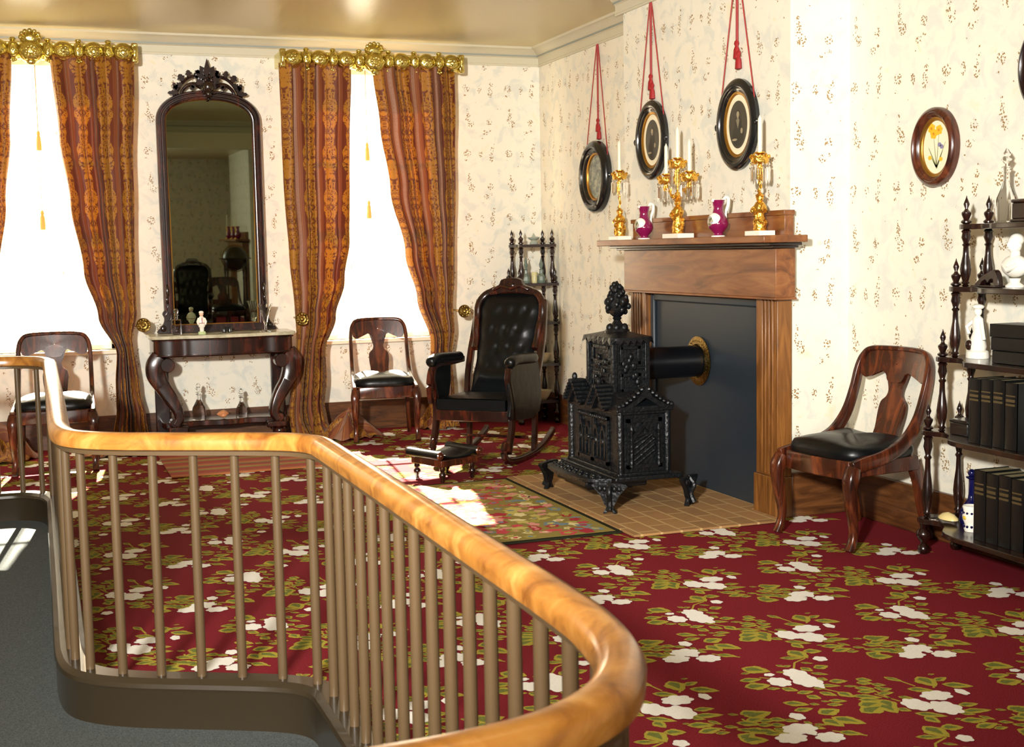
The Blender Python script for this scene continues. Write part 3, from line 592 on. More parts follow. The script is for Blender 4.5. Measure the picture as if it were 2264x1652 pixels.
ct = thing('console_table', 'mahogany pier console with marble top, serpentine apron and scroll legs', 'table', (1.245, 9.45, 0))
hw = .51
topo = sp2([(-hw, .2), (-hw, -.05), (-hw + .01, -.16), (-.40, -.20), (-.30, -.195), (-.22, -.215), (0, -.232), (.22, -.215), (.30, -.195), (.40, -.20), (hw - .01, -.16), (hw, -.05), (hw, .2)], 5)
MB().slab(topo, .782, .806).build('marble_top', MARBLE, ct, bevel=.004)
apo = [(x * .955, y * .93 + .005) for x, y in topo]
ap = MB().slab(apo, .655, .781); ap.build('apron', MAHOG, ct, bevel=.006)
MB().slab([(x * .975, y * .96) for x, y in topo], .662, .672).slab([(x * .975, y * .96) for x, y in topo], .768, .776).build('apron_moulding', MAHOG, ct, bevel=.003)
for s in (-1, 1):
    cl = smooth_path([(s * .44, -.12, .655), (s * .475, -.125, .60), (s * .475, -.125, .53), (s * .44, -.13, .45), (s * .385, -.135, .36), (s * .345, -.14, .28), (s * .335, -.14, .22), (s * .365, -.14, .17)], 5)
    ws = [lerp([(0, .07), (.25, .068), (.5, .050), (.8, .034), (1, .03)], i / (len(cl) - 1)) for i in range(len(cl))]
    lg = MB().tube(cl, [(.045, w) for w in ws], sec=RSQ, up=(1, 0, 0))
    lg.lathe([(.001, -.05), (.05, -.05), (.05, .05), (.001, .05)], T=tr(s * .40, -.125, .60) @ rot(pi / 2, 'X'), n=20)
    lg.lathe([(.001, -.048), (.03, -.048), (.03, .048), (.001, .048)], T=tr(s * .37, -.135, .19) @ rot(pi / 2, 'X'), n=16)
    lg.build('leg', MAHOG, ct, bevel=.005, smooth=50)
    MB().box(s * .345 - .07, s * .345 + .07, -.2, -.08, .12, .165).box(s * .37 - .055, s * .37 + .055, -.19, -.09, .0, .075).ball((s * .37, -.14, .09), .05, .05, .04).build('foot', MAHOG, ct, bevel=.01)
    MB().box(s * .42 - .05, s * .42 + .05, .13, .17, .0, .66).build('back_post', MAHOG, ct, bevel=.005)
MB().slab(sp2([(-.44, .2), (-.44, -.12), (-.36, -.14), (-.28, -.11), (-.16, -.085), (-.06, -.115), (0, -.12), (.06, -.115), (.16, -.085), (.28, -.11), (.36, -.14), (.44, -.12), (.44, .2)], 4), .148, .19).build('lower_shelf', MAHOG, ct, bevel=.006)
# things on the console
def tpos(px, py, z, Y): p = onY(px, py, Y); return (p.x, Y, z)
pb = thing('perfume_bottle', 'square clear glass perfume bottle with stopper left on the marble top', 'bottle', tpos(391, 735, .807, 9.36))
MB().box(-.032, .032, -.022, .022, 0, .11).build('bottle_body', GLASS, pb, bevel=.008); MB().lathe([(.012, .11), (.010, .135), (.018, .138), (.018, .142), (.002, .143)], n=14).build('bottle_neck', GLASS, pb); MB().ball((0, 0, .165), .017, .017, .022).build('stopper', GLASS, pb)
fg = thing('child_figurine', 'small white porcelain figurine in a red trimmed coat on green base', 'figurine', tpos(447, 742, .807, 9.30))
MB().lathe([(.026, 0), (.028, .01), (.022, .022)], n=16).build('figurine_base', plain('pale_green_glaze', (186, 204, 150), .3), fg)
MB().lathe([(.014, .022), (.016, .05), (.022, .055), (.027, .085), (.022, .115), (.010, .13)], n=16, sy=.8).tube([(-.02, 0, .115), (-.03, -.008, .09), (-.024, -.018, .07)], .007).tube([(.02, 0, .115), (.03, -.008, .09), (.022, -.018, .07)], .007).build('coat', CHINA, fg, smooth=60)
MB().ball((0, 0, .145), .015, .015, .018).build('head', plain('painted_face', (222, 184, 158), .35), fg); MB().ball((0, .003, .156), .017, .017, .011).build('cap', CHINA, fg)
MB().tube([(.026 * cos(a), .021 * sin(a), .08) for a in [2 * pi * k / 14 for k in range(14)]], .002, 5, closed=True).box(-.002, .002, -.024, -.02, .08, .12).build('red_trim', RED, fg)
db = thing('opera_glasses', 'small black object like opera glasses lying on the marble top below the mirror', 'ornament', tpos(502, 737, .807, 9.42))
for s in (-1, 1): MB().lathe([(.014, 0), (.016, .01), (.012, .02), (.017, .042)], (s * .02, 0, 0), 12).build('barrel', BLACKP, db)
MB().box(-.02, .02, -.003, .003, .015, .022).build('bridge', BLACKP, db)
gv = thing('crystal_flute_vase', 'flaring cut crystal vase on a stem at the right end of the marble', 'vase', tpos(588, 738, .807, 9.36))
MB().lathe([(.04, 0), (.04, .003), (.008, .012), (.006, .045), (.012, .055)], n=20).build('foot_and_stem', GLASS, gv)
MB().lathe([(.010, .055), (.018, .075), (.026, .12), (.042, .175), (.056, .20), (.053, .20), (.039, .173), (.022, .12), (.012, .075), (.002, .062)], n=16, cap=False).build('flute_bowl', GLASS, gv, smooth=20)
def decanter(loc, h, r, label, cut=True):
    d = thing('cut_glass_decanter', label, 'decanter', loc); k = h / .3
    MB().lathe([(r, 0), (r * 1.02, .02 * k), (r * 1.04, .06 * k), (r * .9, .10 * k), (r * .45, .145 * k), (.014, .165 * k), (.012, .20 * k), (.020, .208 * k), (.012, .214 * k), (.021, .222 * k), (.016, .228 * k)], n=14).build('body', GLASS, d, smooth=15)
    MB().lathe([(.008, .228 * k), (.010, .24 * k), (.022, .255 * k), (.012, .268 * k), (.017, .278 * k), (.003, .30 * k)], n=8).build('stopper', GLASS, d, smooth=15)
    return d
decanter(tpos(441, 925, .191, 9.40), .265, .050, 'taller pointed cut glass decanter on the console lower shelf')
decanter(tpos(535, 922, .191, 9.43), .205, .040, 'shorter round cut glass decanter right on the console lower shelf')
sh = thing('seashell', 'orange and white seashell lying between the two decanters', 'shell', tpos(494, 928, .195, 9.40))
MB().lathe([(.003, -.045), (.016, -.03), (.026, -.012), (.030, .005), (.022, .02), (.012, .03), (.003, .04)], T=tr(0, 0, .028) @ rot(pi / 2, 'Y'), n=14).ball((.0, -.018, .02), .025, .02, .018).build('shell_whorl', plain('orange_shell', (196, 130, 84), .35), sh)

# ================================================================== SIDE CHAIRS
def make_chair(name, label, loc, rz, wd=MAHOGL, sc=1.0):
    t = thing(name, label, 'chair', loc, rz); t.scale = (sc, sc, sc)
    for s in (-1, 1):
        # sabre side rail rising into the back, one sweep per side
        p = smooth_path([(s * .222, -.235, .375), (s * .222, -.17, .388), (s * .218, -.04, .41), (s * .212, .08, .455), (s * .210, .165, .545), (s * .208, .215, .66), (s * .206, .245, .76), (s * .190, .262, .822), (s * .145, .272, .856), (0, .288, .862)], 5)
        n = len(p); r = [(lerp([(0, .015), (.6, .013), (1, .011)], i / (n - 1)), lerp([(0, .030), (.3, .032), (.6, .026), (1, .014)], i / (n - 1))) for i in range(n)]
        MB().tube(p, [(a, b) for a, b in r], sec=RSQ, up=(0, -1, .4)).build('side_frame', wd, t, bevel=.003, smooth=50)
        q = smooth_path([(s * .218, -.222, .375), (s * .222, -.238, .34), (s * .224, -.248, .29), (s * .222, -.236, .20), (s * .22, -.222, .11), (s * .222, -.228, .05), (s * .224, -.250, .004)], 4)
        m = len(q); MB().tube(q, [lerp([(0, .026), (.2, .030), (.4, .024), (.75, .016), (1, .019)], i / (m - 1)) for i in range(m)], sec=RSQ, up=(0, -1, 0)).build('front_leg', wd, t, smooth=50)
        q = smooth_path([(s * .195, .16, .36), (s * .20, .185, .28), (s * .206, .205, .16), (s * .214, .238, .05), (s * .218, .252, .004)], 4)
        m = len(q); MB().tube(q, [(.015, lerp([(0, .032), (.5, .023), (1, .017)], i / (m - 1))) for i in range(m)], sec=RSQ, up=(0, -1, 0)).build('back_leg', wd, t, smooth=50)
        MB().box(-.012, .012, -.20, .17, -.035, .03, T=tr(s * .207, 0, .365)).build('side_rail', wd, t, bevel=.004)
    MB().slab([(-.205, -.205), (-.19, -.225), (0, -.245), (.19, -.225), (.205, -.205), (.205, -.18), (-.205, -.18)], .315, .40).build('front_rail', wd, t, bevel=.006, smooth=50)
    MB().slab(sp2([(-.20, .15), (-.13, .20), (0, .218), (.13, .20), (.20, .15), (.18, .13), (0, .185), (-.18, .13)], 3, True), .325, .405).build('back_rail', wd, t, bevel=.004, smooth=50)
    # crest: curved board
    prof = sp2([(-.192, .745), (-.182, .815), (-.14, .852), (0, .862), (.14, .852), (.182, .815), (.192, .745), (.172, .722), (.148, .722), (.128, .748), (.09, .758), (.055, .742), (.04, .712), (0, .705), (-.04, .712), (-.055, .742), (-.09, .758), (-.128, .748), (-.148, .722), (-.172, .722)], 3, True)
    def bend(x, z, d): return (x, .292 - .45 * x * x - .20 * (.862 - z) + d, z)
    m = MB(); k = len(prof); cx_, cz_ = 0, .79
    rings = [[(cx_ + (x - cx_) * f, cz_ + (z - cz_) * f) for x, z in prof] for f in (1, .66, .33, .02)]
    for d in (-.011, .011):
        vs = [bend(x, z, d) for rg in rings for x, z in rg]; fs = [(a * k + i, a * k + (i + 1) % k, (a + 1) * k + (i + 1) % k, (a + 1) * k + i) for a in range(3) for i in range(k)]
        m.add(vs, fs if d < 0 else [f[::-1] for f in fs])
    b0 = len(m.v) // 2
    m.add([], []); m.f += [[i, b0 + i, b0 + (i + 1) % k, (i + 1) % k] for i in range(k)]; m.m += [0] * k
    m.build('crest_rail', wd, t, smooth=50)
    spl = sp2([(-.066, .755), (-.052, .71), (-.038, .665), (-.046, .635), (-.070, .61), (-.074, .56), (-.066, .49), (-.060, .40), (.060, .40), (.066, .49), (.074, .56), (.070, .61), (.046, .635), (.038, .665), (.052, .71), (.066, .755)], 3)
    m = MB(); m.add([(x, .292 - .25 * (.862 - z) + .02 * sin((z - .4) * 6) - .03 * max(0, .55 - z) + d, z) for d in (-.007, .007) for x, z in spl], [])
    k = len(spl); m.f = [[i, k + i, k + (i + 1) % k, (i + 1) % k] for i in range(k)] + [[i, i + 1, k - 2 - i, k - 1 - i] for i in range(k // 2 - 1)] + [[k + k - 1 - i, k + k - 2 - i, k + i + 1, k + i] for i in range(k // 2 - 1)]; m.m = [0] * len(m.f)
    m.build('splat', wd, t, smooth=40)
    def cush(u, v):
        a = 2 * pi * u; c, s_ = cos(a), sin(a); e = .5
        x = .212 * abs(c) ** e * (1 if c > 0 else -1); y = .212 * abs(s_) ** e * (1 if s_ > 0 else -1) - .012
        if v < .35: k = 1.0 + .05 * sin(v / .35 * pi); z = .385 + .068 * v / .35; return (x * k, y * k, z)
        r = 1 - (v - .35) / .65; dimp = .016 * sin(3 * a) * r * (1 - r) * 3
        return (x * r, y * r, .453 + .030 * (1 - r ** 3) ** .7 * (1) + dimp)
    MB().grid(cush, 49, 18).build('seat_cushion', HAIRC, t, smooth=80)
    return t
c_near = make_chair('side_chair', 'mahogany klismos side chair between fireplace and right shelves', (3.525, 5.02, 0), radians(-82))
c_near.scale = (1.09, 1.0, 1.0)
c_mid = dup(c_near, (2.365, 9.20, 0), radians(-9), 'dark side chair standing before the right window, behind the rocker')
c_mid.scale = (1, 1, 1)
c_left = dup(c_near, (.085, 8.86, 0), radians(-4), 'dark side chair before the left window, seen behind the railing')

# ================================================================== ROCKING CHAIR
rk = thing('rocking_chair', 'tall upholstered black mahogany rocking chair facing left toward footstool', 'rocking chair', (2.76, 7.93, 0), radians(-42))
def sidepath(pts, x): return smooth_path([(x, y, z) for y, z in pts], 5)
for s in (-1, 1):
    rp = sidepath([(-.36, .155), (-.385, .105), (-.33, .045), (-.18, .022), (0, .018), (.18, .03), (.33, .06), (.46, .105), (.51, .13)], s * .245)
    MB().tube(rp, (.017, .022), sec=RSQ, up=(0, 0, 1)).ball((s * .245, -.36, .145), .02, .03, .03).build('rocker', MAHOG, rk, smooth=50)
    p = sidepath([(-.315, .62), (-.335, .55), (-.30, .46), (-.275, .36), (-.29, .24), (-.33, .14), (-.355, .10)], s * .262)
    MB().tube(p, [(.018, .026)] * len(p), sec=RSQ, up=(0, -1, 0)).build('front_leg', MAHOG, rk, smooth=50)
    p = sidepath([(.20, .36), (.19, .20), (.17, .03)], s * .235)
    MB().tube(p, (.017, .022), sec=RSQ, up=(0, -1, 0)).build('back_leg', MAHOG, rk, smooth=50)
    # scrolled arm support panel
    a_ = MB().prism(sp2([(-.32, .30), (-.335, .40), (-.36, .50), (-.33, .60), (-.24, .645), (-.05, .64), (.10, .635), (.17, .60), (.17, .30)], 3, True), -.012, .012, T=tr(s * .268, 0, 0) @ rot(pi / 2, 'Z')) if s > 0 else None
    if s > 0: a_.build('side_panel', HAIRC, rk, bevel=.004, smooth=50)
    else:
        MB().tube(sidepath([(-.335, .40), (-.36, .50), (-.33, .60), (-.24, .635), (-.05, .635), (.17, .64)], s * .268), (.016, .02), sec=RSQ, up=(0, 0, 1)).tube(sidepath([(-.33, .42), (-.24, .46), (-.2, .52), (-.25, .56)], s * .268), .014, 6).build('arm_scroll', MAHOG, rk, smooth=50)
        MB().prism([(-.30, .40), (-.10, .40), (-.06, .50), (-.05, .63), (-.25, .63), (-.31, .55)], -.008, .008, T=tr(s * .262, 0, 0) @ rot(pi / 2, 'Z')).build('side_panel', HAIRC, rk, bevel=.004)
    pd = smooth_path([(s * .27, -.34, .652), (s * .27, -.25, .672), (s * .27, -.1, .668), (s * .27, .04, .66), (s * .262, .12, .658)], 4)
    MB().tube(pd, [.024] + [.036] * (len(pd) - 2) + [.02], 12).build('arm_pad', HAIRC, rk, smooth=60)
    st = sidepath([(.16, .34), (.20, .50), (.27, .66), (.33, .80), (.385, .94), (.41, 1.02)], s * .232)
    st = [Vector((v.x + s * .02 * sin((v.z - .34) * 4.4) - s * .0, v.y, v.z)) for v in st]
    MB().tube(st, (.020, .026), sec=RSQ, up=(0, -1, .3)).build('back_stile', MAHOG, rk, smooth=50)
def backpt(x, z, d):      # curved back plane: y as a function of z
    y = lerp([(.34, .14), (.5, .185), (.66, .255), (.80, .315), (.94, .37), (1.1, .425)], z); return (x, y + d, z)
bo = sp2([(-.225, .42), (-.215, .55), (-.215, .70), (-.228, .85), (-.235, .96), (-.215, 1.03), (-.15, 1.075), (0, 1.085), (.15, 1.075), (.215, 1.03), (.235, .96), (.228, .85), (.215, .70), (.215, .55), (.225, .42)], 4)
def padfn(u, v):
    i = u * (len(bo) - 1); a = int(i); b = min(a + 1, len(bo) - 1); f = i - a; x = bo[a][0] * (1 - f) + bo[b][0] * f; z = bo[a][1] * (1 - f) + bo[b][1] * f
    k = 1 - v; cz = .74; zz = cz + (z - cz) * k; xx = x * k
    dome = .055 * (1 - k ** 4); but = 0
    for q in range(4):
        for w in (-1, 0, 1):
            bx, bz = w * .09 + (.045 if q % 2 else 0), .58 + q * .125; but += .018 * math.exp(-((xx - bx) ** 2 + (zz - bz) ** 2) / .0009)
    return backpt(xx * .93, zz, -dome + but * (1 if k < .9 else 0))
bo = bo + [(.15, .41), (.075, .405), (0, .405), (-.075, .405), (-.15, .41), (-.225, .42)]
m = MB().grid(padfn, 78, 22); m.build('back_upholstery', HAIRC, rk, smooth=80)
MB().grid(lambda u, v: (lambda q: (q[0], q[1] + .03, q[2]))(backpt(-.2 + .4 * u, .42 + .62 * v, 0)), 6, 12).build('back_panel', HAIRC, rk, solid=.02)
MB().tube([backpt(x, z, 0) for x, z in bo[8:49]], (.022, .026), sec=RSQ, up=(0, -1, .3)).build('back_frame', MAHOG, rk, smooth=50)
cre = sp2([(-.17, 1.055), (-.155, 1.10), (-.09, 1.125), (-.07, 1.16), (0, 1.172), (.07, 1.16), (.09, 1.125), (.155, 1.10), (.17, 1.055), (0, 1.075)], 3, True)
MB().prism(cre, .395, .44).ball((0, .395, 1.12), .035, .015, .02).tube([(-.13, .39, 1.09), (-.07, .385, 1.12), (0, .38, 1.10), (.07, .385, 1.12), (.13, .39, 1.09)], .012, 8).build('carved_crest', MAHOG, rk, bevel=.008, smooth=50)
def seatfn(u, v):
    x = -.235 + .47 * u; y = -.32 + .52 * v
    return (x, y, .425 - .02 * v + .028 * (sin(pi * u) ** .6) * (sin(pi * min(1, v * 1.0 + .02)) ** .6))
MB().grid(seatfn, 20, 16).box(-.235, .235, -.325, .19, .355, .424).build('seat_cushion', HAIRC, rk, smooth=50)
MB().slab([(-.25, -.315), (0, -.335), (.25, -.315), (.25, -.29), (-.25, -.29)], .285, .355).box(-.25, .25, .15, .19, .28, .37).box(-.255, -.235, -.3, .18, .29, .36).box(.235, .255, -.3, .18, .29, .36).build('seat_frame', MAHOG, rk, bevel=.005)
MB().tube([(-.24, .05, .14), (.24, .05, .14)], .010, 8).build('stretcher', MAHOG, rk)

# ================================================================== FOOTSTOOL, RUGS, HEARTH
fs_ = thing('footstool', 'low mahogany footstool with scrolled ends standing in the sun patch', 'footstool', (2.26, 7.36, 0), radians(22))
MB().box(-.14, .14, -.145, .145, .095, .135).build('seat_rail', MAHOGL, fs_, bevel=.004)
def stp(u, v):
    x = -.145 + .29 * u; return (x, -.14 + .28 * v, .140 + .035 * abs(2 * u - 1) ** 2.5)
MB().grid(stp, 18, 6).build('padded_top', HAIRC, fs_, solid=.01)
for s in (-1, 1):
    MB().lathe([(.001, -.15), (.026, -.15), (.026, .15), (.001, .15)], T=tr(s * .15, 0, .165) @ rot(pi / 2, 'X'), n=18).build('bolster_roll', HAIRC, fs_, smooth=40)
    for e in (-1, 1):
        MB().lathe([(.001, 0), (.026, 0), (.020, .006), (.008, .006), (.001, .012)], T=tr(s * .15, e * .15, .165) @ rot(-e * pi / 2, 'X'), n=18).build('roll_rosette', MAHOGL, fs_)
        MB().lathe([(.010, 0), (.014, .01), (.012, .022), (.020, .035), (.022, .05), (.012, .064), (.018, .075), (.016, .097)], (s * .115, e * .12, 0), 14).build('leg', ROSEW, fs_, smooth=50)
MUL = [(0, 0, 0)]
def rug(name, label, x0, x1, y0, y1, base, border, cols, seed, rz=0, z=.004):
    m = MB(); cx, cy = (x0 + x1) / 2, (y0 + y1) / 2; w, h = (x1 - x0) / 2, (y1 - y0) / 2
    m.box(-w, w, -h, h, 0, .008, mi=1); b = .025; m.box(-w + b, w - b, -h + b, h - b, .008, .0085, mi=0)
    rnd = random.Random(seed)
    pts = []
    for k in range(900):
        x, y = rnd.uniform(-w + b + .05, w - b - .05), rnd.uniform(-h + b + .05, h - b - .05)
        if all((x - a) ** 2 + (y - c) ** 2 > .046 ** 2 for a, c in pts): pts.append((x, y))
    for k, (x, y) in enumerate(pts):
        r = rnd.uniform(.026, .05); ph = rnd.random() * 6; kind = rnd.random(); n = 14; el = rnd.uniform(.45, .9); an = rnd.random() * 3
        def P(q, rr, zz, mi):
            vs = []
            for i in range(q):
                t = 2 * pi * i / q; e = rr * (1 + .22 * sin(5 * t + ph)); u, v = e * cos(t), e * el * sin(t); vs.append((x + u * cos(an) - v * sin(an), y + u * sin(an) + v * cos(an), zz))
            m.add(vs, [tuple(range(q))], mi=mi)
        ci = 2 + int(rnd.random() * len(cols)); P(n, r, .0092 + .00002 * (k % 9), ci)
        if kind > .4: P(10, r * .5, .0098 + .00002 * (k % 9), 2 + int(rnd.random() * len(cols)))
    o = m.build(name, [base, border] + cols, None, smooth=1); o.location = (cx, cy, z); o.rotation_euler = (0, 0, rz)
    return tag(o, label, 'rug')
rug('hearth_rug', 'floral needlepoint rug with dark border lying against the brick hearth', 1.70, 2.575, 5.52, 7.12, _pile('rug_olive_ground', (136, 120, 62)), _pile('rug_dark_border', (34, 34, 22), 6),
    [_pile('rug_olive_wool', (158, 146, 70)), _pile('rug_rose_wool', (186, 70, 76)), _pile('rug_pink_wool', (206, 138, 128)), _pile('rug_cream_wool', (212, 198, 146)), _pile('rug_straw_wool', (184, 168, 92)), _pile('rug_crimson_wool', (160, 46, 56)), _pile('rug_blue_wool', (110, 128, 136))], 5)
def _striped():
    t = NT('striped_mat_wool'); v = t.pos(); sp = t.n('ShaderNodeSeparateXYZ'); t.link(v, sp.inputs[0])
    f = t.m('FRACT', t.m('ADD', t.m('MULTIPLY', sp.outputs[1], 2.7), t.m('MULTIPLY', t.noise(v, 20, 2), .05)))
    t.col(t.ramp(f, [(0, (146, 52, 36)), (.18, (146, 52, 36)), (.2, (108, 104, 52)), (.34, (150, 120, 50)), (.4, (152, 66, 40)), (.6, (120, 40, 34)), (.66, (112, 112, 60)), (.8, (168, 96, 50)), (.98, (132, 52, 36))])); t.set(Roughness=.9); return t.mat
r2 = MB().box(-.52, .52, -.46, .46, 0, .010).build('striped_mat', _striped(), None, bevel=.004); r2.location = (1.25, 8.54, .003); tag(r2, 'red and green striped mat on the carpet in front of the console', 'rug')
hb = MB().slab([(2.585, 5.41), (3.40, 5.41), (3.40, 5.72), (3.468, 5.72), (3.468, 6.95), (3.40, 6.95), (3.40, 7.16), (2.585, 7.16)], .003, .014).build('brick_hearth', BRICK, None, bevel=.002); tag(hb, 'flat tan brick hearth under the iron stove', 'hearth')
MB_h = hb
# ================================================================== FIREPLACE
def mantelpiece(label, y0, y1, dark=False, board_label=None):
    yc = (y0 + y1) / 2; t = thing('mantelpiece', label, 'fireplace mantel', (BX, yc, 0)); h = (y1 - y0) / 2
    for s in (-1, 1):
        a, b = sorted((s * h, s * (h - .20)))
        pl = MB().box(-.083, 0, a, b, .205, 1.16)
        for k in range(4):
            y = a + .04 + k * .033 if s < 0 else b - .04 - k * .033
            pl.box(-.091, -.083, y - .009, y + .009, .215, 1.10)
        pl.build('pilaster', WALN, t, bevel=.003, label=None)
        MB().box(-.095, 0, a - .006, b + .006, 0, .205).build('plinth', WALN, t, bevel=.003)
    MB().box(-.112, 0, -h - .03, h + .03, 1.103, 1.345).build('frieze', WALNH, t, bevel=.003)
    MB().box(-.125, 0, -h - .045, h + .045, 1.092, 1.104).build('frieze_bead', WALNH, t, bevel=.003)
    m = MB(); m.box(-.15, .0, -h - .06, h + .06, 1.345, 1.357).box(-.18, 0, -h - .09, h + .09, 1.357, 1.372); m.build('bed_moulding', ROSEW, t, bevel=.003)
    sx = .245
    MB().slab([(-sx, -h - .14), (-sx, h + .14), (0, h + .14), (0, -h - .14)], 1.372, 1.407).build('shelf', WALNH, t, bevel=.004)
    MB().box(-.055, -.002, -h - .02, h + .02, 1.407, 1.515).box(-.065, -.002, -h - .03, h + .03, 1.505, 1.53).build('backboard', WALNH, t, bevel=.003)
    return t
mantelpiece('walnut mantelpiece with fluted pilasters around the black fireboard', 5.502, 7.168)
fb = thing('fireboard', 'blue-black painted fireboard closing the fireplace opening', 'fireboard', (BX - .03, 6.335, 0))
FBM = plain('slate_black_fireboard_paint', (38, 46, 54), .42)
MB().box(0, .028, -.632, .632, .0145, 1.09).build('panel', FBM, fb)
MB().box(-.022, 0, -.632, -.59, .0145, 1.09).box(-.022, 0, .59, .632, .0145, 1.09).box(-.022, 0, -.59, .59, 1.045, 1.09).build('panel_frame', FBM, fb, bevel=.008)

# ================================================================== STOVE
sv = thing('parlour_stove', 'ornate black cast iron parlour stove with urn finial on brick hearth', 'stove', (2.93, 6.33, .0185))
def frame_panel(m, T, w, h, dep=.012):               # raised frame with a pointed gothic motif in local xz, facing -y
    m.box(-w, w, -dep, 0, -h, -h + .02, T).box(-w, w, -dep, 0, h - .02, h, T).box(-w, -w + .02, -dep, 0, -h, h, T).box(w - .02, w, -dep, 0, -h, h, T)
X0, X1, Y0, Y1 = -.135, .135, -.32, .32
m = MB().box(X0, X1, Y0, Y1, .165, .50)
for x in (X0, X1):
    for y in (Y0, Y1): m.lathe([(.022, .165), (.022, .50)], (x, y, 0), 8)
for z, e in ((.17, .02), (.49, .018), (.505, .028)): m.box(X0 - e, X1 + e, Y0 - e, Y1 + e, z - .009, z + .009)
m.build('firebox', IRON, sv, bevel=.005, smooth=40)
# side panel with diagonal lattice (faces -y)
for s in (-1, 1):
    T = tr(0, s * .322, .33) if s < 0 else tr(0, .322, .33) @ rot(pi)
    m = MB(); frame_panel(m, T, .10, .13, .012)
    m.prism([(-.085, -.02), (-.085, .03), (0, .115), (.085, .03), (.085, -.02), (.065, -.02), (.065, .02), (0, .085), (-.065, .02), (-.065, -.02)], -.018, 0, T)
    for k in range(6):
        x = -.06 + k * .0; z = -.10 + k * .03; m.add([(-.062, -.012, z - .03), (-.056, -.012, z - .04), (.062, -.012, z + .05), (.056, -.012, z + .06)], [(0, 1, 2, 3)], T) if False else m.tube([T @ Vector((-.058, -.005, z - .02)), T @ Vector((.058, -.005, min(z + .06, .06)))], .006, 5)
    for q in (-1, 1): m.lathe([(.012, -.12), (.009, .06), (.014, .07), (.002, .10)], T=T @ tr(q * .078, -.016, 0), n=8)
    m.build('side_panel', IRON, sv, smooth=30)
# front doors (face -x)
TF = tr(-.137, 0, .33) @ rot(-pi / 2)
for q in (-1, 1):
    m = MB(); T = TF @ tr(q * .10, 0, 0); frame_panel(m, T, .095, .13, .014)
    for r in (-1, 1):
        m.prism(sp2([(r * .045 - .03, -.09), (r * .045 - .03, .03), (r * .045, .08), (r * .045 + .03, .03), (r * .045 + .03, -.09), (r * .045 + .018, -.08), (r * .045 + .018, .025), (r * .045, .055), (r * .045 - .018, .025), (r * .045 - .018, -.08)], 2, True), -.02, 0, T)
        m.ball((0, 0, 0), .014, .014, .02, 10, 6, T=T @ tr(r * .045, -.014, -.01))
    for k in range(8): m.ball((0, 0, 0), .012, .012, .012, 8, 5, T=T @ tr(-.084 + k * .024, -.014, .118))
    m.ball((0, 0, 0), .012, .02, .012, 8, 5, T=T @ tr(-q * .075, -.02, 0))
    m.build('door', IRON, sv, smooth=40)
# gothic canopy of gables round the top of the firebox
m = MB().box(X0 - .03, X1 + .03, Y0 - .03, Y1 + .03, .51, .525)
def roof(x0, x1, y0, y1, za, zb, k): 
    cx, cy = (x0 + x1) / 2, (y0 + y1) / 2
    vs = [(x0, y0, za), (x1, y0, za), (x1, y1, za), (x0, y1, za)] + [(cx + (x - cx) * k, cy + (y - cy) * k, zb) for x, y in ((x0, y0), (x1, y0), (x1, y1), (x0, y1))]
    m.add(vs, [(0, 1, 5, 4), (1, 2, 6, 5), (2, 3, 7, 6), (3, 0, 4, 7), (4, 5, 6, 7), (3, 2, 1, 0)])
roof(X0 - .03, X1 + .03, Y0 - .03, Y1 + .03, .525, .585, .72)
m.build('sloping_top', IRON, sv, smooth=30)
def gable(y, s):
    g = MB(); T = tr(-.16, y, .51) @ rot(-pi / 2)
    g.prism([(-.10, 0), (0, .115), (.10, 0), (.075, -.015), (0, .07), (-.075, -.015)], -.03, .05, T)
    for k in range(6):
        f = k / 5
        for r in (-1, 1): g.lathe([(.011, -.04), (.013, -.02), (.011, .05)], T=T @ tr(r * (.10 - .085 * f), 0, .012 + .10 * f) @ rot(pi / 2, 'X'), n=8)
    g.ball((0, 0, 0), .016, .016, .024, 8, 6, T=T @ tr(0, -.02, .135)); g.prism([(-.05, 0), (0, .06), (.05, 0)], -.012, .0, T)
    return g.build('gable', IRON, sv, smooth=40)
gable(-.16, 1); gable(.16, 1)
for s in (-1, 1):
    g = MB(); T = tr(0, s * .335, .51) @ (rot(0) if s < 0 else rot(pi))
    g.prism([(-.13, .01), (-.04, .06), (0, .125), (.04, .06), (.13, .01), (.11, -.01), (0, .06), (-.11, -.01)], -.02, .05, T)
    for k in range(7):
        f = k / 6
        for r in (-1, 1): g.ball((0, 0, 0), .014, .022, .014, 8, 5, T=T @ tr(r * (.15 - .13 * f), -.005, .02 + .085 * f ** 1.4))
    g.build('side_gable', IRON, sv, smooth=40)
# flue box
m = MB().box(-.085, .095, -.155, .155, .55, .84)
m.box(-.095, .105, -.165, .165, .70, .715).box(-.092, .102, -.160, .160, .56, .58)
for y in (-.16, .16):
    for x in (-.09, .10): m.box(x - .014, x + .014, y - .014, y + .014, .56, .84)
for (T, w) in ((tr(-.087, 0, .70) @ rot(-pi / 2), .12), (tr(.005, -.157, .70), .06)):
    for z in (-.07, .075): frame_panel(m, T @ tr(0, 0, z), w, .05, .010)
    for k in range(10): m.ball((0, 0, 0), .016, .012, .02, 8, 5, T=T @ tr(random.uniform(-w * .7, w * .7), -.006, random.uniform(-.09, .09)))
m.build('flue_box', IRON, sv, bevel=.003, smooth=40)
m = MB().box(-.105, .115, -.175, .175, .84, .858)
n = 44
vs = []
for ring, (r, z) in enumerate(((1, .858), (1.16, .856), (1.10, .872), (.7, .885), (.3, .90))):
    for k in range(n):
        a = 2 * pi * k / n; c, s_ = cos(a), sin(a); q = max(abs(c), abs(s_)); f = r * (1 + (.05 * (k % 2) if ring in (1, 2) else 0))
        vs.append((.005 + .105 * c / q * f, .175 * s_ / q * f, z - (.022 if ring == 1 and k % 2 else 0)))
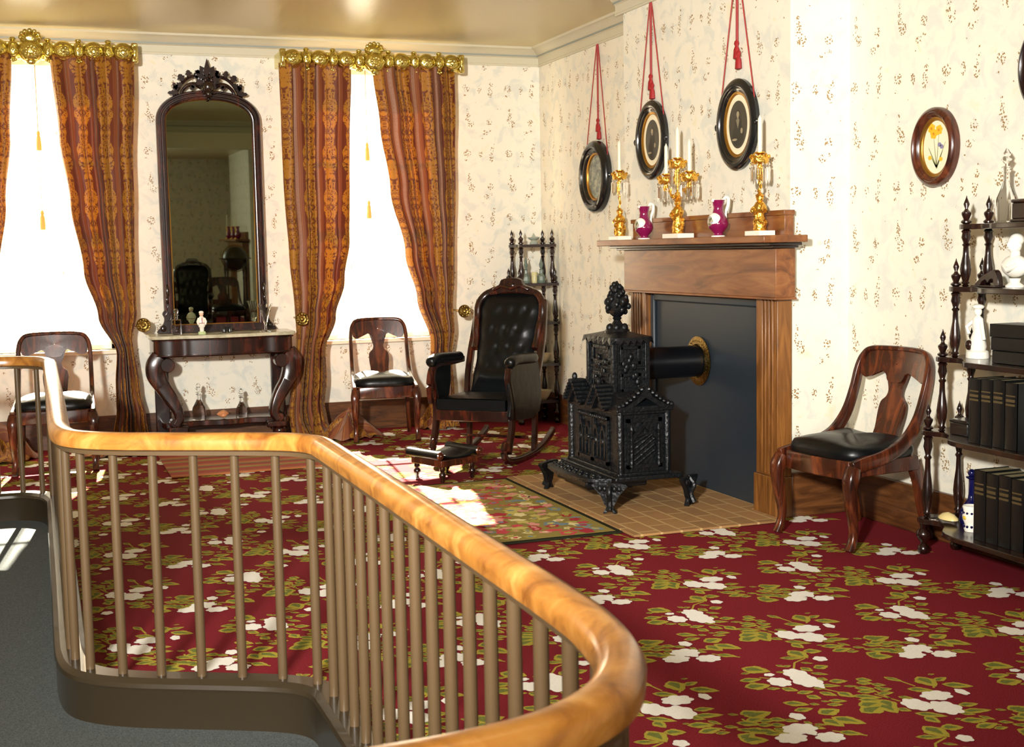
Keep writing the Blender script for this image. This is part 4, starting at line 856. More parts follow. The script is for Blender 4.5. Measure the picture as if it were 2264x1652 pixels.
m.add(vs, [(a * n + k, a * n + (k + 1) % n, (a + 1) * n + (k + 1) % n, (a + 1) * n + k) for a in range(4) for k in range(n)] + [tuple(4 * n + k for k in range(n))])
m.build('leafy_top_plate', IRON, sv, smooth=40)
m = MB().lathe([(.07, .885), (.066, .90), (.050, .915), (.030, .935), (.018, .955), (.026, .965), (.018, .975)], (0.005, 0, 0), 16)
for k in range(6): a = 2 * pi * k / 6; m.ball((.005 + .045 * cos(a), .045 * sin(a), .915), .02, .02, .022, 8, 6)
m.build('urn_pedestal', IRON, sv, smooth=50)
m = MB().lathe([(.018, .97), (.040, .99), (.056, 1.02), (.058, 1.045), (.048, 1.07), (.034, 1.09), (.03, 1.10), (.026, 1.13), (.004, 1.165)], (.005, 0, 0), 16)
rnd = random.Random(4)
for k in range(26):
    a = k * 2.4; z = 1.0 + .0058 * k; r = lerp([(1.0, .048), (1.03, .062), (1.07, .05), (1.1, .034), (1.17, .012)], z); m.ball((.005 + r * cos(a), r * sin(a), z), .016, .016, .018, 8, 5)
for s in (-1, 1): m.ball((.005, s * .07, 1.055), .02, .024, .026, 10, 6).ball((.005 + s * .05, 0, 1.055), .022, .02, .024, 10, 6).ball((.005, s * .045, 1.10), .014, .02, .018)
m.build('urn_finial', IRON, sv, smooth=50)
# base plate with pierced hearth apron, ash pan and legs
MB().box(X0 - .05, X1 + .07, Y0 - .05, Y1 + .05, .140, .165).build('base_plate', IRON, sv, bevel=.006)
m = MB(); ap_ = sp2([(-.19, -.33), (-.30, -.27), (-.335, -.15), (-.35, 0), (-.335, .15), (-.30, .27), (-.19, .33)], 4)
m.slab(ap_, .138, .156)
for k in range(9):
    y = -.26 + k * .065
    for x in (-.215, -.255): m.ball((x - .03 * (1 - (y / .3) ** 2), y, .158), .016, .016, .010, 8, 5)
m.build('front_hearth_plate', IRON, sv, smooth=50)
MB().slab([(-.28, -.20), (-.28, .20), (.05, .26), (.05, -.26)], .09, .138).slab([(-.25, -.16), (-.25, .16), (0, .2), (0, -.2)], .07, .09).build('ash_pan', IRONS, sv, bevel=.01)
def sleg(x, y, a):
    T = tr(x, y, 0) @ rot(a); l = MB()
    l.prism(sp2([(-.085, .15), (-.07, .115), (-.045, .085), (-.03, .05), (-.018, .03), (-.035, 0), (-.018, .0), (0, .025), (.018, 0), (.035, 0), (.018, .03), (.03, .05), (.045, .085), (.07, .115), (.085, .15)], 3, True), -.012, .012, T)
    l.tube([T @ Vector(v) for v in smooth_path([(0, .0, .15), (0, -.03, .11), (0, -.012, .06), (0, -.03, .015)], 4)], .014, 8)
    for k in range(5): l.ball((0, 0, 0), .014, .01, .016, 8, 5, T=T @ tr((k - 2) * .025, -.012, .125))
    return l.build('leg', IRON, sv, smooth=40)
sleg(-.24, -.42, radians(-38)); sleg(-.26, .37, radians(-142)); sleg(.22, -.40, radians(38)); sleg(.22, .37, radians(142))
MB().tube([(.09, .06, .705), (.536, .06, .705)], .088, 28).build('flue_pipe', IRONS, sv, smooth=40, label='smooth black stovepipe')
es = MB().lathe([(.09, 0), (.135, .002), (.138, .008), (.125, .014), (.095, .016), (.088, .008)], T=tr(.533, .06, .705) @ rot(-pi / 2, 'Y'), n=40)
for k in range(40): a = 2 * pi * k / 40; es.ball((.521, .06 + .115 * cos(a), .705 + .115 * sin(a)), .005, .007, .007, 6, 4)
es.build('pipe_collar', BRASS, sv, smooth=40, label='brass gadrooned collar where the pipe meets the fireboard')

# ================================================================== MANTEL GARNITURE
MZ = 1.408
def bobeche(m, x, y, z, r=.045):
    m.lathe([(.010, -.03), (.012, -.012), (r * .8, -.008), (r, .004), (r, .028), (r - .004, .028), (r - .006, .006), (.012, .006), (.010, .035), (.026, .045), (.026, .050), (.012, .050), (.011, .046)], (x, y, z), 18)
    for k in range(9): a = 2 * pi * k / 9; m.ball((x + r * cos(a), y + r * sin(a), z + .026 + .006 * (k % 2)), .009, .009, .011, 6, 4)
PRISM = MB().lathe([(.001, 0), (.007, -.008), (.001, -.016)], n=6).lathe([(.001, -.018), (.0075, -.024), (.008, -.085), (.0035, -.098), (.001, -.105)], n=3)
pm_mesh = None
def prisms(par, x, y, z, r=.045, n=12):
    global pm_mesh
    for k in range(n):
        a = 2 * pi * (k + .5) / n
        if pm_mesh is None: o = PRISM.build('crystal_prism', GLASS, par, smooth=5); pm_mesh = o
        else: o = pm_mesh.copy(); C.objects.link(o); o.parent = par
        o.location = (x + r * cos(a), y + r * sin(a), z); o.rotation_euler = (0, 0, a)
def figure_stem(m, h, s=1.0):
    m.lathe([(.030, 0), (.034, .006), (.030, .02), (.034, .03), (.028, h * .30), (.022, h * .42), (.030, h * .52), (.034, h * .62), (.020, h * .74), (.010, h * .77)], n=12)
    m.ball((0, 0, h * .85), .019, .019, .023, 12, 8).lathe([(.026, 0), (.012, .012), (.004, .02)], (0, 0, h * .90), 10)
    m.tube([(0, -.028, h * .68), (-.02, -.045, h * .55), (-.034, -.02, h * .46)], .008, 6).tube([(0, .028, h * .68), (-.022, .04, h * .56), (-.04, .012, h * .5)], .008, 6)
    rnd = random.Random(int(h * 1000))
    for k in range(26): a = rnd.random() * 6.28; z = rnd.uniform(.02, h * .6); m.ball((.029 * cos(a), .029 * sin(a), z), .010, .010, .014, 6, 4)
def girandole(px, label, figh, ztop, candles=True, w=.07):
    p = onX(px, 520, 3.385); t = thing('girandole', label, 'candlestick', (3.385, p.y, MZ))
    MB().box(-.045, .045, -w, w, 0, .024).build('marble_base', MARBLEW, t, bevel=.002)
    m = MB(); figure_stem(m, figh); T_ = MB(); b = m.build('figure_stem', ORMOLU, t, smooth=50); b.location = (0, 0, .024)
    m = MB().tube([(0, 0, .024 + figh * .9), (0, 0, ztop - .01)], .0045, 6)
    for k in range(5): m.ball((0, (-1) ** k * .008, .03 + figh + (ztop - figh - .06) * k / 5), .008, .010, .014, 6, 4)
    m.build('leafy_rod', ORMOLU, t)
    m = MB(); bobeche(m, 0, 0, ztop); m.build('drip_cup', ORMOLU, t, smooth=50); prisms(t, 0, 0, ztop - .002)
    if candles: MB().lathe([(.0105, 0), (.0095, .17), (.004, .182), (.001, .19)], (0, 0, ztop + .04), 12).build('candle', CANDLE, t)
    return t
girandole(1371, 'gilt girandole with white candle at the left end of the mantel', .17, .375)
girandole(1680, 'gilt girandole with prisms and candle at the right end of the mantel', .19, .36)
p = onX(1499, 520, 3.385)
t = thing('girandole', 'three-branched gilt candelabrum in the middle of the mantel', 'candelabrum', (3.385, p.y, MZ))
MB().box(-.05, .05, -.095, .095, 0, .026).build('marble_base', MARBLEW, t, bevel=.002)
m = MB(); figure_stem(m, .20); b = m.build('figure_stem', ORMOLU, t, smooth=50); b.location = (0, 0, .026)
m = MB().tube([(0, 0, .2), (0, 0, .385)], .005, 6)
arms = MB()
for s in (-1, 1):
    arms.tube(smooth_path([(0, 0, .235), (0, s * .05, .222), (0, s * .085, .25), (0, s * .08, .275), (0, s * .105, .262), (0, s * .135, .275), (0, s * .138, .305)], 5), .006, 7).ball((0, s * .06, .235), .012, .02, .012).ball((0, s * .11, .262), .010, .014, .012)
arms.ball((0, 0, .24), .018); arms.build('scroll_arms', ORMOLU, t); m.build('centre_rod', ORMOLU, t)
for (y, z) in ((0, .395), (-.138, .315), (.138, .315)):
    q = MB(); bobeche(q, 0, y, z, .047); q.build('drip_cup', ORMOLU, t, smooth=50); prisms(t, 0, y, z - .002, .047)
    MB().lathe([(.0105, 0), (.0095, .16), (.004, .172), (.001, .18)], (0, y, z + .04), 12).build('candle', CANDLE, t)
def ewer(px, label, rz):
    p = onX(px, 520, 3.355); t = thing('porcelain_ewer', label, 'vase', (3.355, p.y, MZ), rz)
    MB().lathe([(.036, 0), (.036, .006), (.030, .008)], n=24).build('white_foot', CHINA, t)
    MB().lathe([(.028, .007), (.024, .014), (.026, .022), (.048, .045), (.055, .065), (.050, .085), (.036, .11), (.028, .13), (.026, .15), (.030, .17), (.036, .19), (.032, .19), (.026, .172), (.016, .16)], n=28, cap=False).build('body', MAGENTA, t, smooth=60)
    MB().tube(smooth_path([(.030, 0, .188), (.045, 0, .205), (.062, 0, .195), (.060, 0, .165), (.048, 0, .13), (.046, 0, .10), (.052, 0, .08)], 5), [.009] * 20 + [.006] * 11, 8).ball((.030, 0, .185), .012, .02, .012).ball((-.028, 0, .188), .012, .014, .010).build('handle', CHINA, t, smooth=60)
    Tm = tr(-.020, 0, .072) @ rot(-pi / 2) @ rot(radians(-8), 'X')
    MB().ball((0, 0, 0), .036, .046, .046, 24, 14, T=tr(-.0205, 0, .080)).build('white_rim_reserve', CHINA, t, smooth=60)
    tt = NT('painted_flower_reserve'); tt.col(tt.ramp(tt.noise(tt.pos(), 60, 3), [(.35, (90, 96, 62)), (.5, (170, 150, 120)), (.65, (150, 168, 190))])); tt.set(Roughness=.3)
    MB().ball((0, 0, 0), .034, .040, .040, 24, 14, T=tr(-.0245, 0, .080)).build('painted_reserve', tt.mat, t, smooth=60)
    return t
ewer(1424, 'magenta ewer between the left girandole and the candelabrum', radians(2)); ewer(1588, 'magenta ewer with white handle right of the candelabrum', radians(2))

# ================================================================== PICTURES
def oval_frame(name, label, X, yc, zc, w, h, depth, fw, mat, kind, cat='picture'):
    t = thing(name, label, cat, (X - .004, yc, zc)); N = 56
    el = lambda a, b: [(b * sin(2 * pi * k / N), a * cos(2 * pi * k / N)) for k in range(N)]
    # ring swept around an ellipse; local: y across, z up, -x out of the wall
    def ring(prof, k_=N):
        m = MB(); vs = []
        for r, d in prof:
            for (y, z) in el(h - r, w - r): vs.append((-d, y, z))
        n = len(prof); fs = [(a * N + i, a * N + (i + 1) % N, ((a + 1) % n) * N + (i + 1) % N, ((a + 1) % n) * N + i) for a in range(n) for i in range(N)]
        return m.add(vs, fs)
    ring([(0, 0), (0, depth * .55), (fw * .12, depth * .8), (fw * .3, depth * .95), (fw * .45, depth), (fw * .6, depth * .9), (fw * .66, depth * .7), (fw * .8, depth * .66), (fw * .9, depth * .5), (fw, depth * .4), (fw, 0)]).build('frame', mat, t, smooth=40)
    g = fw; ring([(g, .0), (g - .001, depth * .42), (g + .010, depth * .36), (g + .014, depth * .25), (g + .014, 0)]).build('gilt_slip', GOLDP, t, smooth=40)
    def disc(r, d, mt, nm): return MB().add([(-d, y, z) for y, z in el(h - r, w - r)], [tuple(range(N))]).build(nm, mt, t, smooth=1)
    def blob(m, yy, zz, ry, rz, d, mi, n=20): m.add([(-d, yy + ry * cos(2 * pi * k / n), zz + rz * sin(2 * pi * k / n)) for k in range(n)], [tuple(range(n))], mi=mi)
    if kind in ('lady', 'man'):
        disc(g + .013, .006, CREAMM, 'mat'); iw, ih = (w - g - .042), (h - g - .045)
        m = MB(); m.add([(-.008, iw * sin(2 * pi * k / N), ih * cos(2 * pi * k / N)) for k in range(N)], [tuple(range(N))], mi=0)
        blob(m, 0, -ih * .45, iw * .62, ih * .45, .0086, 1); blob(m, 0, ih * .0, iw * .36, ih * .34, .0088, 1)
        blob(m, 0, ih * .47, iw * .24, ih * .15, .0089, 1); blob(m, .0, ih * .43, iw * .155, ih * .125, .0092, 2); blob(m, 0, ih * .29, iw * .075, ih * .06, .0090, 2)
        if kind == 'lady': m.add([(-.0094, iw * .20, ih * .20), (-.0094, 0, ih * .26), (-.0094, -iw * .20, ih * .20), (-.0094, -iw * .13, ih * .05), (-.0094, -iw * .02, -ih * .18), (-.0094, iw * .11, ih * .05)], [(0, 1, 2, 3, 4, 5)], mi=3)
        blob(m, iw * .35, -ih * .62, iw * .28, ih * .05, .0094, 2); blob(m, -iw * .42, -ih * .28, iw * .12, ih * .12, .0094, 2)
        m.build('engraved_portrait', [SEPIA, SEPIAD, SEPIAL, SEPIAM], t, smooth=1)
    elif kind == 'hair':
        disc(g + .013, .012, WREATH, 'framed_wreath')
    else:
        disc(g + .013, .006, CREAMM, 'paper'); m = MB()
        for (yy, zz, a) in ((.02, .06, .2), (-.015, .075, -.2), (.035, .085, .5)):
            for k in range(6): b = a + k * pi / 3; blob(m, yy + .014 * cos(b), zz + .014 * sin(b), .012, .009, .0066 + .0002 * k, 0, 10)
            blob(m, yy, zz, .007, .007, .0085, 1, 10)
        for (yy, zz) in ((-.035, .0), (-.02, .01), (.045, -.045), (-.03, -.055)): blob(m, yy, zz, .013, .010, .0072, 2 if zz > -.02 else 0, 10)
        for (y0, z0, y1, z1, wd) in ((0, -.09, .022, .055, .003), (0, -.09, -.015, .07, .003), (0, -.09, .04, -.04, .005), (0, -.095, -.04, -.02, .005), (.0, -.09, .055, .0, .006), (0, -.09, -.06, .02, .004)):
            m.add([(-.0064, y0 - wd, z0), (-.0064, y0 + wd, z0), (-.0064, y1 + wd * .3, z1), (-.0064, y1 - wd * .3, z1)], [(0, 1, 2, 3)], mi=3)
        m.build('painted_daffodils', [plain('daffodil_yellow', (226, 178, 40), .6), plain('daffodil_cup', (204, 132, 24), .6), plain('violet_petals', (128, 122, 156), .6), plain('sage_leaf_paint', (128, 132, 84), .6)], t, smooth=1)
    return t
CREAMM = plain('cream_mat_board', (232, 222, 190), .6); SEPIA = plain('print_ground', (58, 54, 42), .45); SEPIAD = plain('print_dark_clothes', (34, 32, 26), .45); SEPIAL = plain('print_light_skin', (150, 138, 108), .45); SEPIAM = plain('print_blouse', (122, 114, 90), .45)
def _wr():
    t = NT('pale_blue_wreath_print'); t.col(t.ramp(t.noise(t.pos(), 26, 4, .7, 1), [(.38, (84, 96, 92)), (.5, (130, 138, 128)), (.62, (176, 176, 152))])); t.set(Roughness=.3); return t.mat
WREATH = _wr()
BRF = wood('brown_oval_frame', (40, 18, 12), (74, 34, 20), (110, 58, 34), rough=.25)
f3 = oval_frame('oval_portrait', 'oval print of a lady in dark dress hung above the right of the mantel', BX, 6.00, 1.99, .203, .236, .036, .068, BLACKP, 'lady')
f2 = oval_frame('oval_portrait', 'middle oval portrait print in a black frame, partly behind a candle', BX, 7.00, 1.995, .198, .232, .036, .068, BLACKP, 'man')
f1 = oval_frame('oval_wreath_picture', 'black deep oval frame with pale blue wreath nearest the corner', XR, 8.57, 1.872, .238, .255, .065, .088, BLACKP, 'hair')
oval_frame('daffodil_picture', 'oval painting of yellow daffodils in a brown frame on the right wall', XR, 4.84, 1.784, .150, .177, .045, .045, BRF, 'daff')
oval_frame('oval_portrait', 'dark oval frame barely showing at the right edge of the photo, above the shelves', XR, 4.135, 2.05, .17, .2, .05, .05, ROSEW, 'man')
for f, dz in ((f3, .22), (f2, .22), (f1, .235)):
    for s in (-1, 1): MB().ball((-.02, s * (.203 if f is not f1 else .235), 0), .012, .014, .02, 8, 6).build('frame_knop', BLACKP, f)
def cord(label, X, yc, ztop, pts, ztas, out=.03):
    t = thing('picture_cord', label, 'picture cord', (X - .012, yc, ztop)); t.location.x = X - .016
    m = MB()
    for (y, z) in pts: m.tube([(0, (.012 if y > yc else -.012), 0), (-.0, y - yc, z - ztop)], .0035, 6)
    m.build('hanging_cord', RED, t); MB().tube([(0, .006, 0), (0, .008, ztas + .05 - ztop)], .004, 6).tube([(0, -.006, 0), (0, -.004, ztas - ztop)], .004, 6).build('tassel_cord', RED, t)
    for (dy, dz) in ((.012, -.0), (-.006, .055)):
        MB().lathe([(.004, .02), (.014, .012), (.018, 0), (.011, -.012), (.020, -.03), (.024, -.075), (.002, -.08)], (0, -dy, ztas + dz - ztop), 12, sx=.7).build('tassel', RED, t)
    return t
cord('red picture cord with tassels hanging the lady portrait', BX, 6.0, 2.79, [(6.19, 2.03), (5.81, 2.03)], 2.35)
cord('red picture cord with tassels hanging the middle portrait', BX, 7.0, 2.795, [(7.18, 2.03), (6.82, 2.03)], 2.31)
cord('red picture cord with tassels nearest the corner', XR, 8.53, 2.80, [(8.78, 1.93), (8.36, 1.93)], 2.21)

# ================================================================== WHATNOT SHELVES
TURN = [(.010, 0), (.016, .02), (.010, .04), (.018, .06), (.012, .09), (.020, .20), (.023, .30), (.020, .40), (.013, .55), (.011, .70), (.017, .73), (.011, .76), (.014, .80), (.020, .86), (.016, .93), (.021, .97), (.012, 1.0)]
FIN = [(.012, 0), (.022, .006), (.022, .012), (.012, .02), (.020, .040), (.020, .048), (.010, .056), (.006, .064), (.013, .082), (.009, .094), (.003, .108), (.001, .118)]
def turned(x, y, z0, z1): return MB().lathe([(r, z0 + (z1 - z0) * k) for r, k in TURN], (x, y, 0), 12)
def whatnot(label, loc, tiers, name='whatnot_shelf', foot=.15):
    """tiers: (z shelf top, half length, front x, back x); local x depth (front negative), y along the wall"""
    t = thing(name, label, 'shelf', loc)
    for k, (z, hl, fx, bx, bow) in enumerate(tiers):
        out = sp2([(fx - .012, -hl - .03), (fx - .03, -hl + .02), (fx + .0, -hl + .09), (fx - .03, -hl + .17), (fx - bow, -hl * .5 + .02), (fx - bow - .01, 0), (fx - bow, hl * .5 - .02), (fx - .03, hl - .17), (fx + .0, hl - .09), (fx - .03, hl - .02), (fx - .012, hl + .03)], 4) + [(bx + .02, hl + .03), (bx + .02, -hl - .03)]
        MB().slab(out, z - .022, z).build('shelf', ROSEW, t, bevel=.003)
        nxt = tiers[k + 1] if k + 1 < len(tiers) else None
        for s in (-1, 1):
            for x in (fx, bx):
                if nxt:
                    X_, Y_ = (nxt[2] if x == fx else nxt[3]), s * nxt[1]
                    turned(X_, Y_, z, nxt[0] - .022).build('turned_post', ROSEW, t, smooth=50)
                f = MB().lathe([(r, z + h_) for r, h_ in FIN], (x, s * hl, 0), 12) if k else None
                if f: f.build('finial', ROSEW, t, smooth=50)
                if k == 0:
                    MB().lathe([(.016, 0), (.026, .01), (.026, .03), (.012, .045), (.018, .055), (.033, .08), (.033, .095), (.014, .115), (.020, z - .022)], (x, s * hl, 0), 14).build('turned_foot', ROSEW, t, smooth=50)
    return t
RT = [(.160, .56, 3.60 - 3.69, 3.775 - 3.69, .13), (.548, .55, 3.61 - 3.69, .085, .12), (.872, .48, 3.625 - 3.69, .085, .10), (1.172, .42, 3.64 - 3.69, .085, .07), (1.432, .385, 3.66 - 3.69, .085, .05)]
WY = 4.045
whatnot('dark turned five-tier whatnot against the right wall, holding books', (3.69, WY, 0), RT)
whatnot('dark turned whatnot in the far corner behind the rocking chair', (3.665, 9.47, 0), [(.185, .13, -.16, .14, .02), (.475, .13, -.16, .14, .02), (.80, .13, -.16, .14, .02), (1.10, .12, -.155, .14, .01), (1.40, .10, -.13, .13, .01)])
# books
def book(loc, L, th, H, label, lying=False, group=None, rz=0):
    t = thing('leather_book', label, 'book', loc, rz, group)
    # standing: spine faces -x, thickness along y
    if not lying:
        MB().box(0, .004, -th / 2, th / 2, 0, H).box(0, L, -th / 2, -th / 2 + .003, 0, H).box(0, L, th / 2 - .003, th / 2, 0, H).tube([(-.001, 0, .001), (-.001, 0, H - .001)], [(th / 2, .004)] * 2, 10, up=(1, 0, 0)).build('cover', BOOKM, t)
        MB().box(.004, L - .004, -th / 2 + .003, th / 2 - .003, .004, H - .004).build('page_block', PAGES, t)
        MB().box(-.0062, -.0040, -th * .38, th * .38, H * .66, H * .69).box(-.0062, -.004, -th * .36, th * .36, H * .72, H * .76).box(-.0062, -.004, -th * .38, th * .38, H * .80, H * .82).build('spine_title', TITLE, t)
    else:
        MB().box(-L / 2, L / 2, -H / 2, H / 2, 0, .004).box(-L / 2, L / 2, -H / 2, H / 2, th - .004, th).box(-L / 2, -L / 2 + .004, -H / 2, H / 2, 0, th).build('cover', BOOKM, t, bevel=.001)
        MB().box(-L / 2 + .004, L / 2 - .006, -H / 2 + .004, H / 2 - .004, .004, th - .004).build('page_block', PAGES, t)
    return t
od = ['leftmost', 'second from left', 'third from left', 'rightmost']
for k in range(4):
    book((3.515, 4.150 - k * .071, .1605), .17, .068, .285 - .004 * (k % 2), '%s tall black book standing on the lowest whatnot shelf' % od[k], group='books on the lowest shelf')
for k in range(4):
    book((3.525, 4.20 - k * .069, .5485), .17, .066, .262 + .003 * (k % 3), '%s black book standing on the second whatnot shelf' % od[k], group='books on the second shelf')
for k, nm in enumerate(('bottom', 'middle', 'top')):
    book((3.66, 4.05 + .006 * k, .8725 + .053 * k), .15, .052, .25, '%s book of the dark stack lying on the third whatnot shelf' % nm, lying=True, group='books lying on the third shelf', rz=.03 * k)
# things on the right whatnot
def xp(px, py, X): p = onX(px, py, X); return p
bxp = thing('lacquer_box', 'small flat black box at the left front of the second whatnot shelf', 'box', (3.655, 4.40, .5485))
MB().box(-.045, .045, -.055, .055, 0, .052).build('box_body', BLACKP, bxp, bevel=.003); MB().box(-.047, .047, -.057, .057, .052, .066).build('lid', BLACKP, bxp, bevel=.003)
bl = thing('cobalt_bottle', 'dark blue glass bottle with round stopper on the lowest whatnot shelf', 'bottle', (3.70, 4.42, .1605))
MB().lathe([(.046, 0), (.050, .02), (.048, .055), (.030, .085), (.016, .105), (.013, .125), (.012, .19), (.024, .198), (.024, .202), (.012, .205)], n=20).build('bottle_body', BLUEG, bl); MB().ball((0, 0, .218), .017).build('stopper', BLUEG, bl)
ow = thing('white_owl_jar', 'small white china jar with dark blue spots in front of the books', 'jar', (3.60, 4.30, .1605))
MB().lathe([(.026, 0), (.030, .012), (.026, .03), (.034, .05), (.036, .068), (.030, .080), (.036, .104), (.034, .108), (.026, .10)], n=20).build('jar_body', CHINA, ow, smooth=60)
m = MB()
for k in range(8):
    a = pi + (k % 4 - 1.5) * .62; z = .022 if k < 4 else .078; m.ball((.029 * cos(a), .029 * sin(a), z), .006, .006, .006, 8, 5)
m.build('blue_spots', BLUEG, ow); MB().ball((-.033, .0, .06), .006, .01, .009).build('yellow_flower', plain('enamel_yellow', (214, 184, 60), .4), ow)
cs_ = thing('clam_shell', 'cream clam shell lying on the lowest whatnot shelf', 'shell', (3.625, 4.475, .1605))
MB().lathe([(.001, .010), (.03, .008), (.052, .016), (.050, .024), (.03, .038), (.001, .046)], n=24, sx=.62, sy=1.05).build('shell_halves', plain('cream_shell', (222, 202, 140), .3), cs_, smooth=60)
ds = thing('glass_dish', 'small clear dish beside the clam shell at the left end of the lowest whatnot shelf', 'dish', (3.615, 4.555, .1605))
MB().lathe([(.020, 0), (.024, .004), (.034, .014), (.036, .016), (.030, .012), (.018, .006)], n=20, cap=False).build('dish_body', GLASS, ds)
# third shelf figurine, fourth shelf bust and carved bookrest, top shelf glass
fgr = thing('white_figurine', 'tall white porcelain figurine on the third whatnot shelf', 'figurine', (3.69, 4.385, .8725))
MB().lathe([(.052, 0), (.054, .006), (.050, .028), (.040, .034)], n=20, sx=.8).build('figurine_base', CHINA, fgr)
MB().lathe([(.036, .032), (.042, .05), (.030, .09), (.020, .115), (.026, .14), (.024, .165), (.010, .178)], n=18, sx=.8).ball((0, .0, .195), .016, .016, .02).ball((0, 0, .215), .024, .026, .012).tube([(0, .02, .16), (-.02, .045, .13), (-.02, .03, .10)], .008, 8).tube([(0, -.02, .16), (-.015, -.045, .125), (-.01, -.05, .08)], .008, 8).build('figure_body', CHINA, fgr, smooth=60)
MB().ball((-.03, .018, .055), .012, .018, .022).build('dark_accent', ROSEW, fgr)
bu = thing('portrait_bust', 'small white bust of a man on the fourth whatnot shelf', 'bust', (3.70, 4.185, 1.1725))
MB().lathe([(.036, 0), (.036, .008), (.020, .02), (.024, .036)], n=20).build('socle', CHINA, bu)
MB().ball((0, 0, .085), .036, .068, .045, 20, 12).lathe([(.030, .10), (.020, .125), (.019, .145)], n=16).ball((-.004, 0, .172), .030, .027, .037, 18, 12).ball((-.034, 0, .170), .007, .006, .010).ball((.006, 0, .19), .030, .029, .026).tube([(-.02, .04, .09), (-.036, 0, .07), (-.02, -.04, .09)], .012, 8).ball((-.03, 0, .155), .008, .010, .004).ball((-.001, .028, .168), .006, .004, .009).ball((-.001, -.028, .168), .006, .004, .009).build('head_and_shoulders', CHINA, bu, smooth=60)
cf = thing('carved_bookrest', 'small dark pierced wooden carving lying beside the white bust', 'ornament', (3.672, 4.300, 1.1732), radians(84))
MB().prism(sp2([(-.075, 0), (-.07, .045), (-.045, .07), (-.01, .058), (.03, .045), (.07, .02), (.085, .005), (.05, .004), (.035, .02), (.01, .028), (-.005, .015), (-.02, .03), (-.04, .03), (-.045, .01)], 3, True), -.012, .012).box(-.08, .085, -.03, .03, 0, .006).build('pierced_panel', ROSEW, cf, bevel=.002)
decanter((3.72, 4.265, 1.4325), .30, .042, 'clear cut glass decanter on the topmost whatnot shelf')
jr = thing('glass_tumbler', 'clear glass jar beside the decanter on the topmost whatnot shelf', 'jar', (3.635, 4.19, 1.4325)); MB().lathe([(.028, 0), (.033, .09), (.030, .09), (.025, .006), (.001, .005)], n=14, cap=False).build('jar_body', GLASS, jr, smooth=15)
kb = thing('dark_casket', 'small dark wooden casket at the right of the topmost whatnot shelf', 'box', (3.67, 4.06, 1.4325)); MB().box(-.04, .04, -.07, .07, .012, .075).box(-.045, .045, -.075, .075, 0, .012).build('casket_body', ROSEW, kb, bevel=.004); MB().box(-.044, .044, -.074, .074, .075, .09).build('lid', ROSEW, kb, bevel=.006)
# things on the corner whatnot
for x, y, nm in ((3.60, 9.44, 'left'), (3.72, 9.42, 'right')):
    t = thing('spired_glass_bottle', '%s grey glass bottle with pointed stopper on the corner whatnot' % nm, 'bottle', (x, y, 1.1005))
    MB().lathe([(.030, 0), (.034, .02), (.030, .05), (.014, .075), (.012, .10), (.018, .104), (.012, .108)], n=8).build('body', SMOKE, t, smooth=15) if False else MB().lathe([(.030, 0), (.034, .02), (.030, .05), (.016, .075), (.013, .10), (.018, .104), (.012, .108)], n=8).build('body', plain('grey_green_glass', (104, 116, 104), .15), t, smooth=15)
    MB().lathe([(.008, .108), (.014, .125), (.018, .145), (.010, .165), (.002, .20)], n=8).build('stopper', plain('grey_green_glass_stopper', (104, 116, 104), .15), t, smooth=15)
mu = thing('painted_mug', 'small cream painted mug between the two corner whatnot bottles', 'mug', (3.655, 9.40, 1.1005)); MB().lathe([(.020, 0), (.024, .03), (.020, .05), (.027, .085), (.024, .085), (.016, .05)], n=16).build('mug_body', plain('cream_and_olive_glaze', (190, 182, 136), .3), mu); MB().tube(smooth_path([(0.022, 0, .07), (.045, 0, .065), (.04, 0, .035), (.02, 0, .03)], 3), .004, 6).build('handle', plain('olive_handle_glaze', (110, 106, 74), .3), mu)
cg = thing('glass_ornament', 'low glass ornament on the topmost corner whatnot shelf', 'ornament', (3.665, 9.43, 1.4005)); MB().lathe([(.03, 0), (.034, .012), (.02, .03), (.045, .045), (.05, .055), (.01, .04)], n=12).build('dish_body', plain('grey_glass', (158, 164, 150), .12), cg, smooth=20); MB().lathe([(.012, .04), (.02, .055), (.004, .085)], n=8).build('knob', plain('grey_glass_knob', (158, 164, 150), .12), cg)
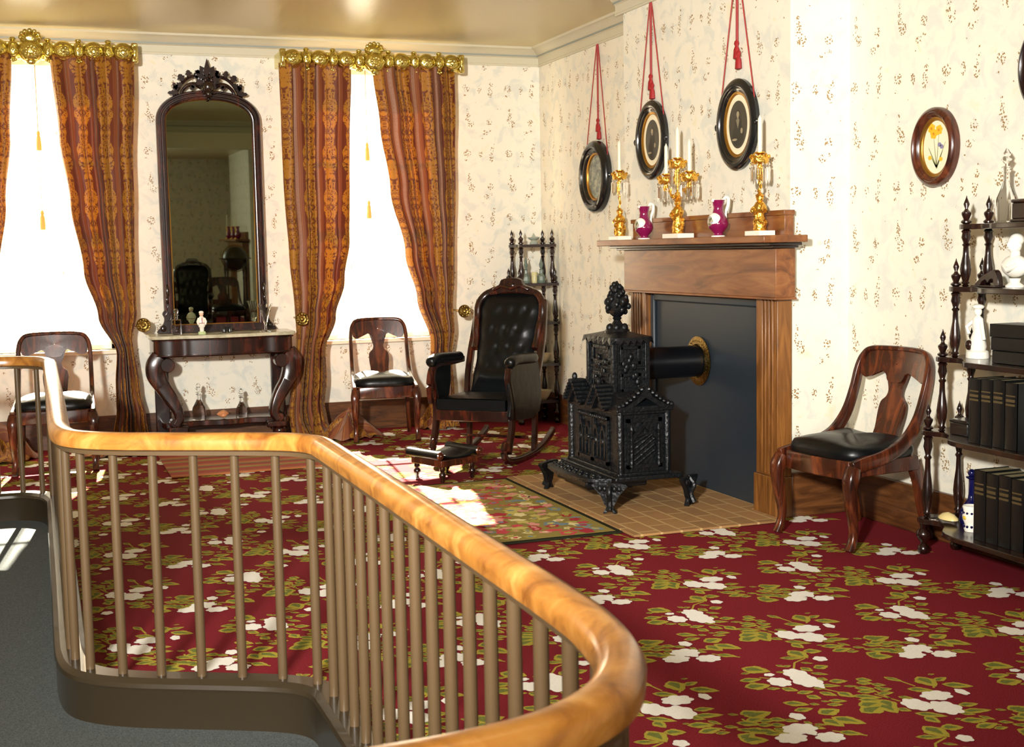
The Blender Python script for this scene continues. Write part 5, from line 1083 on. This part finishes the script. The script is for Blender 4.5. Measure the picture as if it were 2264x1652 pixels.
for z, nm in ((.4755, 'upper'), (.1855, 'lower')):
    pl = thing('china_dish', '%s cream china dish on a low shelf of the corner whatnot' % nm, 'dish', (3.70, 9.38, z)); o = MB().lathe([(.03, 0), (.05, .03), (.075, .075), (.07, .075), (.045, .03), (.02, .008)], n=20).build('dish_body', plain('veined_cream_china', (196, 186, 150), .3), pl, smooth=60)

# ================================================================== REAR PARLOUR, SEEN ONLY IN THE MIRROR
mantelpiece('second mantelpiece in the rear parlour, seen in the tall mirror', -5.03, -3.37)
r_ = dup(rk, (2.02, 1.0, 0), radians(-170), 'second dark rocking chair, seen only as reflection in the mirror')
c_ = dup(c_near, (2.62, .1, 0), radians(175), 'dark side chair seen only in the tall mirror reflection')
gb = thing('library_globe', 'dark globe on a stand, seen in the mirror reflection', 'globe', (2.95, -1.2, 0))
MB().ball((0, 0, 1.12), .19, .19, .19, 28, 18).build('sphere', plain('globe_varnish', (60, 54, 32), .35), gb, smooth=60)
MB().tube([(.23 * cos(a), .23 * sin(a), 1.12) for a in [2 * pi * k / 32 for k in range(32)]], (.02, .008), 8, closed=True, up=(0, 0, 1)).build('horizon_ring', ROSEW, gb)
MB().tube([(.205 * cos(a), 0, 1.12 + .205 * sin(a)) for a in [2 * pi * k / 32 for k in range(32)]], .008, 6, closed=True).build('meridian_ring', BRASS, gb)
for k in range(4): a = pi / 4 + k * pi / 2; turned(.2 * cos(a), .2 * sin(a), 0, 1.11).build('leg', ROSEW, gb, smooth=50)
for y, nm in ((-3.6, 'near'), (-4.1, 'middle'), (-4.7, 'far')):
    t = thing('porcelain_vase', 'dark pink vase, %s one on the mantel seen in the mirror' % nm, 'vase', (3.36, y, MZ)); MB().lathe([(.03, 0), (.05, .05), (.055, .08), (.03, .14), (.022, .18), (.035, .22), (.02, .2)], n=18).build('body', MAGENTA, t)
    t = thing('tall_candlestick', 'candlestick with white candle, %s one on the mantel seen in the mirror' % nm, 'candlestick', (3.36, y - .22, MZ)); MB().lathe([(.04, 0), (.04, .01), (.012, .03), (.018, .10), (.010, .16), (.024, .2), (.024, .21)], n=14).build('stem', ORMOLU, t); MB().lathe([(.011, .21), (.010, .42), (.001, .44)], n=10).build('candle', CANDLE, t)
